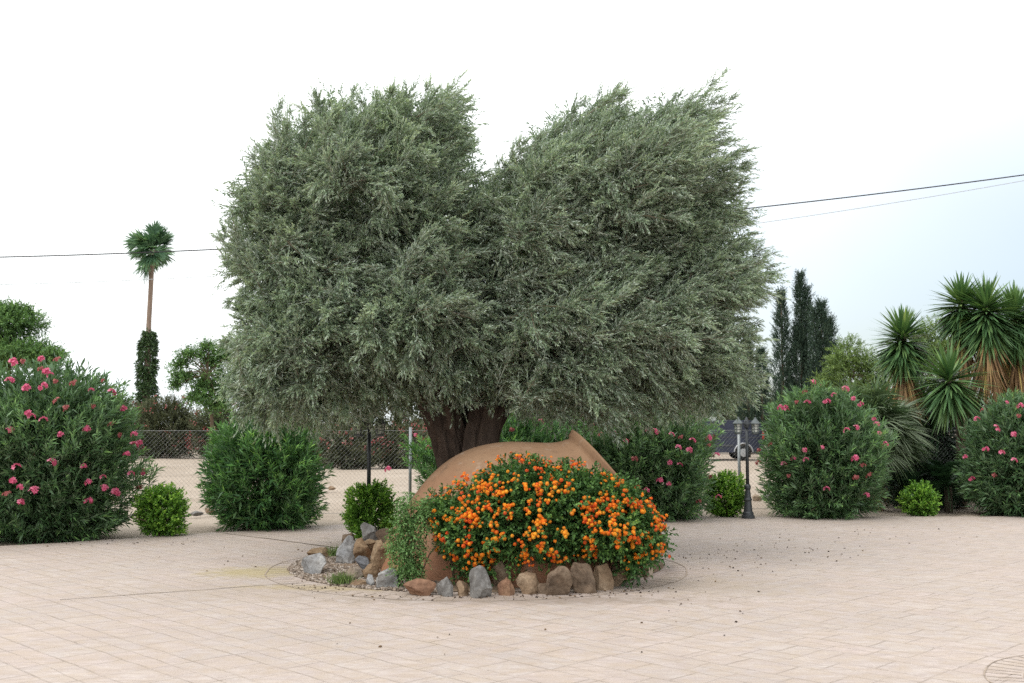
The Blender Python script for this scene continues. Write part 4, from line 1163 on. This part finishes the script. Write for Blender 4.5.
# ---------------------------------------------------------------- yuccas, fan palm, sago palm
def yucca_head(top, length, n, Lb, Wb, axis=(0, 0, 1), spread_low=-.9):
    """sword leaves round the end of a stem: upright at the tip, level then hanging lower down"""
    top = np.array(top, float); ax = norm(np.array(axis, float)); n = int(n * 2.7)
    u = RNG.random(n) ** .85
    az = RNG.uniform(0, 2 * math.pi, n)
    el = np.interp(u, [0, .12, .32, .6, 1], [1.4, .75, .1, -.45, -.9]) + RNG.normal(0, .2, n)
    D = np.stack([np.cos(az) * np.cos(el), np.sin(az) * np.cos(el), np.sin(el)], 1)
    B = top - ax * (length * u)[:, None] + D * .05
    side = np.stack([-np.sin(az), np.cos(az), np.zeros(n)], 1)
    N = norm(np.cross(side, D) + RNG.normal(0, .2, (n, 3)))
    L = Lb * RNG.uniform(.75, 1.15, n) * np.interp(u, [0, .2, .7, 1], [.75, 1, 1, .9])
    tint = np.clip(np.interp(u, [0, .3, .75, 1], [.62, .55, .42, .7]) + RNG.normal(0, .14, n), 0, 1)
    return blades(B, D, N, L, Wb, np.interp(u, [0, .4, 1], [.02, .16, .12]), 4, tint, (.7, 1, .85, .5, .03))
def dead_skirt(c, length, n, Lb, Wb):
    c = np.array(c, float); u = RNG.random(n); az = RNG.uniform(0, 6.28, n); el = RNG.uniform(-1.5, -.9, n)
    D = np.stack([np.cos(az) * np.cos(el), np.sin(az) * np.cos(el), np.sin(el)], 1)
    B = c - np.array([0, 0, 1.]) * (length * u)[:, None] + D * .05
    N = norm(np.cross(np.stack([-np.sin(az), np.cos(az), np.zeros(n)], 1), D) + RNG.normal(0, .3, (n, 3)))
    return blades(B, D, N, Lb * RNG.uniform(.6, 1.1, n), Wb, .15, 4, np.clip(RNG.normal(.5, .22, n) - .0 * u, 0, 1), (.8, 1, .8, .5, .05))

def yucca(label, base_px, Y, heads, trunks, name='yucca'):
    bx = at(base_px, 500, Y)[0]
    t = thing(name, (bx, Y, 0), label, 'yucca', 'yuccas')
    mb = MB()
    for pts, r0, r1 in trunks:
        P = [at(px, py, Y + dy) for px, py, dy in pts]; P[0][2] = min(P[0][2], -.05) if pts[0][1] > 495 else P[0][2]
        mb.tube(P, np.linspace(r0, r1, len(P)) * .62, 12)
    mb.build('trunk', M['bark_grey'], t, True)
    for (px, py, dy, ln, n, Lb, dead) in heads:
        p = at(px, py, Y + dy)
        V, Q, T = yucca_head(p - [0, 0, .12], ln * (.46 if dead else .85), n, Lb * (1.0 if dead else 1.12), .062)
        quad_mesh('leaf_rosette', V, 4, M['yucca'], t, T, Q)
        if dead:
            V, Q, T = dead_skirt(p - [0, 0, ln * .52], dead, int(260 * dead / .6), .85, .045)
            quad_mesh('dead_leaves', V, 4, M['dead'], t, T, Q)
    return t
yucca('tall many-headed yucca with pale trunk and brown skirts of dead leaves', 968, 21.5,
      [(961, 293, .3, .95, 210, .66, .6), (986, 297, -.2, 1.15, 240, .72, .7), (1015, 305, .2, 1.25, 260, .75, .8), (1046, 300, .3, 1.1, 220, .72, .7), (949, 369, -.7, .42, 130, .78, 0), (1000, 330, .6, 1.0, 160, .7, .6), (1075, 330, 0, 1.1, 180, .7, .5)],
      [([(962, 520, 0), (961, 440, 0), (963, 400, 0), (968, 350, .2), (961, 300, .3)], .17, .1), ([(964, 420, 0), (976, 380, -.1), (985, 345, -.2), (986, 300, -.2)], .12, .09), ([(1010, 520, .2), (1008, 440, .2), (1012, 380, .2), (1015, 310, .2)], .17, .1), ([(1010, 420, .2), (1035, 370, .3), (1046, 310, .3)], .12, .09), ([(962, 445, 0), (955, 410, -.4), (949, 378, -.7)], .08, .06), ([(964, 400, 0), (985, 370, .4), (1000, 338, .6)], .1, .08), ([(1060, 520, 0), (1070, 420, 0), (1075, 340, 0)], .14, .09)])
yucca('single-headed yucca with one brown skirt beside the fan palm', 905, 22.0, [(902, 326, 0, 1.1, 260, .68, .75)], [([(908, 520, 0), (906, 430, 0), (903, 330, 0)], .14, .09)])
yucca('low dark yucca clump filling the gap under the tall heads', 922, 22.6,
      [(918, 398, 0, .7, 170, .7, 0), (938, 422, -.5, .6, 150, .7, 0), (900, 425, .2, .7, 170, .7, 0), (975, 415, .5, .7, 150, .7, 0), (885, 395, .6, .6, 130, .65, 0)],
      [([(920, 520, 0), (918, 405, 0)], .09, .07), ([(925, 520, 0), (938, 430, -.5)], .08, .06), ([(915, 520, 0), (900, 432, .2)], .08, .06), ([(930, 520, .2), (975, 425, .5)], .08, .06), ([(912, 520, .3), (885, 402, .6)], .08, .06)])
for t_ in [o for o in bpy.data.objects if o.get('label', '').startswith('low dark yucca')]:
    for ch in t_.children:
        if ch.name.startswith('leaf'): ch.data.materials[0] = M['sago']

def fans(centers, dirs, Lf, nseg, W, arc, droop, tint0, petiole):
    parts = []
    for c, d in zip(centers, dirs):
        d = norm(d); side = norm(np.cross(d, [0.01, 0.02, 1])); upv = np.cross(side, d)
        ro = RNG.normal(0, .6); side = side * math.cos(ro) + upv * math.sin(ro); upv = np.cross(side, d)
        hub = c + d * petiole * RNG.uniform(.3, 1.15)
        th = np.linspace(-arc, arc, nseg) + RNG.normal(0, .03, nseg)
        D = norm(d[None] * np.cos(th)[:, None] + side[None] * np.sin(th)[:, None] + upv[None] * (.12 * RNG.normal(size=(nseg, 1)) + .1))
        L = Lf * (1 - .25 * np.abs(th) / arc) * RNG.uniform(.9, 1.08, nseg)
        N = np.tile(upv, (nseg, 1)) + RNG.normal(0, .35, (nseg, 3))
        parts.append(blades(np.tile(hub, (nseg, 1)), D, N, L, W, droop * RNG.uniform(.6, 1.4, nseg), 4, np.clip(tint0 + RNG.normal(0, .15, nseg) + RNG.normal(0, .12), 0, 1), (.35, 1, .8, .45, .04)))
        # petiole
        parts.append(blades(np.array([c]), np.array([d]), np.array([upv]), petiole, .03, 0, 4, np.array([.75]), (1, .9, .8, .7, .6)))
    return join_blades(parts)

def fan_palm():
    Y = 21.0; c = at(870, 431, Y); b = np.array([c[0], Y, 0])
    t = thing('fan_palm', b, 'low grey-green fan palm with drooping fronds behind the round oleander', 'palm')
    n = 85; dirs = rand_unit(n); dirs[:, 2] = np.abs(dirs[:, 2]) * 1.0 - .25
    dirs[:, 1] = np.where(dirs[:, 1] > .2, -dirs[:, 1], dirs[:, 1]); dirs = norm(dirs)
    cs = np.array([c + np.array([RNG.normal(0, .1), RNG.normal(0, .1), RNG.uniform(-.4, .25)]) for _ in range(n)])
    V, Q, T = fans(cs, dirs, .74, 34, .036, 1.25, .34, .58, .55)
    quad_mesh('fronds', V, 4, M['fan'], t, T, Q)
    V, Q, T = dead_skirt(c - [0, 0, .35], .7, 150, .75, .04)
    quad_mesh('dead_leaves', V, 4, M['dead'], t, np.clip(T - .15, 0, 1), Q)
    MB().tube([b - [0, 0, .05], b + [0, 0, c[2] * .6], c], [.13, .11, .1], 14).build('trunk', M['palm_bark'], t, True)
fan_palm()

def sago(label, px, row, Y, n, Lf, mat='sago'):
    c = at(px, row, Y); b = np.array([c[0], Y, 0]); t = thing('sago_palm', b, label, 'palm')
    parts = []
    for k in range(n):
        az = RNG.uniform(0, 6.28); el = RNG.uniform(.05, 1.2)
        d = np.array([math.cos(az) * math.cos(el), math.sin(az) * math.cos(el), math.sin(el)])
        m_ = 40; u = np.linspace(.12, 1, m_); side = norm(np.cross(d, [0, 0, 1.]))
        spine = c + np.outer(u * Lf, d) - np.array([0, 0, 1.]) * (Lf * .45 * u ** 2)[:, None]
        for s_ in (1, -1):
            D = norm(side * s_ + d * .55 - np.array([0, 0, .15]) + RNG.normal(0, .06, (m_, 3)))
            parts.append(blades(spine, D, np.tile(np.cross(side, d), (m_, 1)), .2 * np.sin(np.clip(u * 3.0, .35, 2.7)), .016, .1, 3, np.clip(RNG.normal(.5, .18, m_), 0, 1), (1, .9, .6, .1)))
        parts.append(blades(np.array([c]), np.array([d]), np.array([np.cross(side, d)]), Lf, .02, .45, 6, np.array([.7]), (1, .6, .2)))
    V, Q, T = join_blades(parts); quad_mesh('fronds', V, 4, M[mat], t, T, Q)
    MB().tube([b - [0, 0, .05], c - [0, 0, .02]], [.08, .07], 12).build('trunk', M['bark'], t, True)
sago('dark sago palm with arching fronds at the foot of the tall yucca', 948, 486, 20.4, 44, 1.0)
sago('low dark sago palm behind the small light green bush', 908, 492, 20.8, 36, .85)
def hedge_bush(label, cx, top, hw, Y, mat='hedge', **kw):
    a = dict(ll=.09, lw=.45, L=.35, nleaf=14, dens=42, shell=.35, canes=8, group='shrubs behind the garden'); a.update(kw)
    return shrub('background_shrub', cx, 500, hw, top, label, 'shrub', mat, Y=Y, **a)
hedge_bush('low dark shrub filling the ground between fan palm and tall yucca', 925, 446, 48, 21.9, seed=36, dens=90)
hedge_bush('dark evergreen shrub closing the gap behind the fan palm', 880, 398, 55, 24.0, seed=31, dens=60)
hedge_bush('dark evergreen shrub behind the tall yucca trunk', 960, 385, 62, 24.4, seed=32, dens=60)
hedge_bush('dark evergreen shrub behind the oleander at the picture edge', 1050, 375, 62, 24.2, seed=33, dens=60)

# ---------------------------------------------------------------- trees beyond the garden
def tree(name, label, catg, Y, base_px, trunk_top, lobes, mat, ll, lw, dens, r0, group='trees beyond the garden', L=.5, nleaf=14, up=.3, amp=.2, nsc=.8, shell=.55, spread=.85):
    bx = at(base_px, 450, Y)[0]
    t = thing(name, (bx, Y, 0), label, catg, group)
    mb = MB(); tp = at(*trunk_top, Y)
    b0 = np.array([bx, Y, -.1]); r0 *= .7
    mb.tube([b0, b0 * .5 + tp * .5 + [r0, 0, 0], tp], [r0, r0 * .8, r0 * .6], 12)
    parts = []
    for j, (px, py, hw, hh, dy) in enumerate(lobes):
        c = at(px, py, Y + dy); a = np.array([hw, hw * .9, hh]) * Y / F
        for _ in range(3):
            q = c + rand_unit(1)[0] * a * .6
            mb.tube([tp, (tp + q) / 2 + [0, 0, .1], q], [r0 * .4, r0 * .22, r0 * .08], 7, False)
        n = int(dens * 4 * math.pi * a[0] * a[2])
        P, N, lump, u = sample_super(c, a, n, 2.1, shell, amp, nsc * 3 / max(a), int(px + py) % 90)
        D = norm(N + [0, 0, up] + RNG.normal(0, .4, P.shape)); Ls = L * RNG.uniform(.6, 1.2, n if len(P) == n else len(P))
        parts.append(sprigs(P - D * (Ls * .8)[:, None], D, Ls, nleaf, ll, lw, spread, (0, 0, -.15), .7, .3, clump=.18 * lump, tvar=.2))
    mb.build('trunk', M['twig'], t, True)
    leaf_mesh('crown', cat(*parts), M[mat], t)
    return t
tree('pine_tree', 'round-crowned green tree rising behind the largest oleander', 'tree', 33, 8, (8, 355), [(6, 322, 44, 20, 0), (-22, 315, 34, 24, .5), (30, 350, 36, 14, -.5), (5, 352, 50, 20, .4), (-30, 350, 45, 22, 0), (12, 310, 24, 12, 0), (46, 356, 20, 14, -.6)], 'broad', .11, .4, 75, .14)
tree('loose_leaf_tree', 'loose light green tree seen between palm trunk and olive crown', 'tree', 44, 212, (208, 375), [(190, 352, 15, 9, 0), (212, 358, 20, 14, .3), (183, 375, 18, 11, 0), (208, 382, 22, 14, .2), (228, 350, 22, 16, .3), (176, 384, 10, 6, 0), (200, 395, 20, 14, 0), (232, 380, 24, 20, 0), (180, 362, 14, 9, .2), (205, 345, 14, 8, 0), (218, 400, 20, 14, 0)], 'broad', .14, .42, 34, .12, L=.7, nleaf=12, spread=1.0, shell=.95)
tree('light_green_tree', 'light yellow-green tree between the cypresses and the single-headed yucca', 'tree', 42, 850, (850, 375), [(848, 352, 22, 20, 0), (862, 362, 20, 18, .3), (838, 365, 16, 14, -.3), (876, 372, 20, 18, 0), (850, 385, 26, 20, 0), (826, 382, 16, 14, 0), (872, 390, 20, 18, 0)], 'lightgreen', .1, .4, 40, .12)
tree('light_green_tree', 'yellow-green tree showing between the single-headed and tall yuccas', 'tree', 36, 930, (930, 370), [(930, 338, 24, 26, 0), (944, 352, 24, 24, .3), (918, 350, 20, 22, .2), (915, 362, 20, 18, 0), (890, 362, 14, 14, 0), (920, 385, 26, 20, 0), (945, 385, 20, 20, 0)], 'lightgreen', .1, .4, 40, .12)
for k, (px, py, hw, hh, Y, lb) in enumerate(((705, 408, 30, 24, 62, 'dull olive-green tree behind the van front'), (752, 402, 30, 26, 61, 'dull olive-green tree behind the van rear'), (795, 398, 26, 30, 60, 'dull green tree below the cypresses'), (660, 405, 30, 26, 63, 'dull tree partly covered by the olive crown behind the van'))):
    tree('field_tree', lb, 'tree', Y, px, (px, py + 10), [(px, py, hw, hh, 0), (px - hw * .6, py + 8, hw * .7, hh * .7, .5), (px + hw * .6, py + 9, hw * .7, hh * .7, -.5), (px, py + 22, hw * 1.1, hh * .8, 0)], 'drygreen', .16, .4, 9, .15, L=.8, nleaf=14)

def cypress(label, px, top, hw, Y, spires=()):
    x, zt = xz(px, top, Y); t = thing('cypress', (x, Y, 0), label, 'tree', 'cypresses on the skyline')
    MB().tube([(x, Y, -.1), (x, Y, zt * .5), (x, Y, zt * .97)], [.1, .06, .015], 8).build('trunk', M['twig'], t, True)
    parts = []
    for (dx, ztop, w, zb) in ((0, zt, hw * Y / F, .4),) + tuple((d * Y / F, at(px, r_, Y)[2], w_ * Y / F, zt * .3) for d, r_, w_ in spires):
        n = int(340 * (ztop - zb) * w * 2.2)
        u = RNG.random(n); az = RNG.uniform(0, 6.28, n)
        z = zb + (ztop - zb) * u
        prof = np.interp(u, [0, .1, .35, .7, .9, 1], [.6, .95, 1, .58, .24, .03])
        q = np.stack([np.cos(az), np.sin(az), z], 1)
        rr = w * prof * (1 - .5 * RNG.random(n) ** 1.5) * (1 + .95 * fbm(q * [1.5, 1.5, 1.0], 1.3, int(px + dx * 9), 3))
        P = np.stack([x + dx + rr * np.cos(az), Y + rr * np.sin(az), z], 1)
        D = norm(np.stack([np.cos(az) * .5, np.sin(az) * .5, np.ones(n) * .9], 1) + RNG.normal(0, .2, (n, 3)))
        parts.append(sprigs(P, D, RNG.uniform(.22, .5, n), 9, .13, .3, .5, (0, 0, .02), .3, .2, clump=.1 * vnoise(P, 2, 5), tvar=.2))
    leaf_mesh('crown', cat(*parts), M['cypress'], t)
cypress('shorter dark cypress nearest the olive crown', 781, 294, 8.5, 48)
cypress('tallest dark cypress in the middle of the skyline row', 800, 277, 8, 48, ((7, 290, 4), (-3, 330, 8)))
cypress('broad dark cypress with several tips next to the tallest one', 821, 305, 9.5, 47, ((-7, 312, 5), (8, 322, 7)))
cypress('stunted dark cypress low beside the olive crown edge', 747, 342, 9, 55)
cypress('small dark cypress between olive crown and the shorter one', 761, 352, 8, 55)

# ---------------------------------------------------------------- tall palm with ivy
def tall_palm():
    Y = 58; k = Y / F
    base = np.array([at(144, 457, Y)[0], Y, 0]); top = at(152, 252, Y)
    t = thing('palm_tree', base, 'tall slender fan palm with ivy round its lower trunk', 'palm')
    pts = [base - [0, 0, .2], at(147, 380, Y), at(149, 320, Y), at(151, 285, Y), top]
    MB().tube(pts, [.3, .18, .13, .125, .14], 14).build('trunk', M['palm_bark'], t, True)
    MB().lathe(top - [0, 0, .9], [(0, .12), (.2, .2), (.6, .2), (1.0, .14)], 12).build('crownshaft', M['palm_bark'], t, True)
    n = 40; dirs = rand_unit(n); dirs[:, 2] = dirs[:, 2] * .85 + .3; dirs = norm(dirs)
    V, Q, T = fans(np.tile(top + [0, 0, .1], (n, 1)), dirs, 1.0, 30, .12, 1.2, .2, .5, .8)
    q = fans(np.tile(top - [0, 0, .6], (2, 1)), np.array([[-.75, -.3, -.45], [-.3, -.8, -.9]]), .75, 20, .075, 1.2, .5, .35, .6)
    V, Q, T = join_blades([(V, Q, T), q]); quad_mesh('fronds', V, 4, M['palm'], t, T, Q)
    n = 2600; u = RNG.random(n) ** .9; az = RNG.uniform(0, 6.28, n); z = u * at(148, 331, Y)[2]
    r = (.5 - .25 * u) * (1 + .55 * fbm(np.stack([np.cos(az), np.sin(az), z], 1), 1.2, 4)) * RNG.uniform(.6, 1.05, n)
    cx = np.interp(z, [p[2] for p in pts], [p[0] for p in pts])
    P = np.stack([cx + r * np.cos(az), Y + r * np.sin(az), z], 1)
    D = norm(np.stack([np.cos(az), np.sin(az), -.3 * np.ones(n)], 1) + RNG.normal(0, .4, (n, 3)))
    leaf_mesh('ivy', sprigs(P, D, .22, 7, .12, .8, .9, (0, 0, -.2), .6, .3, clump=.12 * vnoise(P, 1.5, 6)), M['ivy'], t)
tall_palm()

# ---------------------------------------------------------------- far oleander hedge beyond the field
def far_oleander(label, cx, base, hw, top, seed, mat='drygreen', npink=60):
    t, c, a = shrub('far_oleander', cx, base, hw, top, label, 'shrub', mat, 'oleanders across the field', ll=.2, lw=.2, L=.6, nleaf=14, dens=34, seed=seed, canes=24, shell=.5, up=.7, depth=1.2, e=2.4)
    d = rand_unit(npink * 4); d = d[d[:, 1] < .2][:npink]
    P = c + d * a * 1.0; P = P[P[:, 2] > .4]
    g = [np.repeat(P, 6, 0) + RNG.normal(0, .06, (len(P) * 6, 3)), rand_unit(len(P) * 6), rand_unit(len(P) * 6), np.full(len(P) * 6, .09), np.full(len(P) * 6, .08), RNG.random(len(P) * 6)]
    o = leaf_mesh('blossoms', g, M['wilted'], t); o['kind'] = 'stuff'
for a in (('reddish-green far oleander left of the palm trunk foot', 118, 457, 34, 398, 51), ('dull far oleander right beside the ivy palm trunk', 168, 457.5, 36, 393, 52), ('far oleander behind the unflowered green oleander', 222, 458, 34, 402, 53),
          ('twiggy far oleander seen behind the lamp under the olive crown', 352, 469, 36, 416, 54), ('twiggy far oleander seen between the lamp and olive trunk', 402, 468, 30, 418, 55),
          ('far oleander hidden mostly by the unflowered oleander and lamp', 298, 466, 34, 414, 56), ('far oleander behind the largest blooming oleander', 60, 458, 38, 400, 57)):
    lb = a[0].replace('left of', 'near').replace('right beside', 'beside')
    far_oleander(lb, *a[1:])
for k, (px, top, hw, Y, lb) in enumerate(((520, 404, 60, 56, 'dark far shrub behind the jar mouth'), (585, 405, 50, 57, 'dark far shrub behind the chain link above the jar mouth'), (455, 408, 50, 57, 'dark far shrub behind the olive trunk'))):
    hedge_bush(lb, px, top, hw, Y, seed=60 + k, dens=10, ll=.22, L=.7, group='shrubs across the field', mat='drygreen' if k == 2 else 'hedge')

# ---------------------------------------------------------------- overhead cables
def cable(label, P, r, mat):
    xs = np.array([p[0] for p in P], float); ys = np.array([p[1] for p in P], float)
    co = np.polyfit(xs, ys, 2)
    pts = [at(x, np.polyval(co, x), 34) for x in np.linspace(-900, 1900, 120)]
    mb = MB(); mb.tube(pts, r, 6)
    o = mb.build('power_line', M[mat], None, True)
    props(o, label, 'cable', 'overhead cables')
cable('dark overhead cable sagging across the sky behind the olive tree', [(0, 257), (218, 249.5), (750, 208), (1024, 175)], .02, 'cable')
cable('thin pale overhead cable just below the dark one', [(0, 284), (218, 277), (760, 222), (1024, 181)], .011, 'cable_pale')
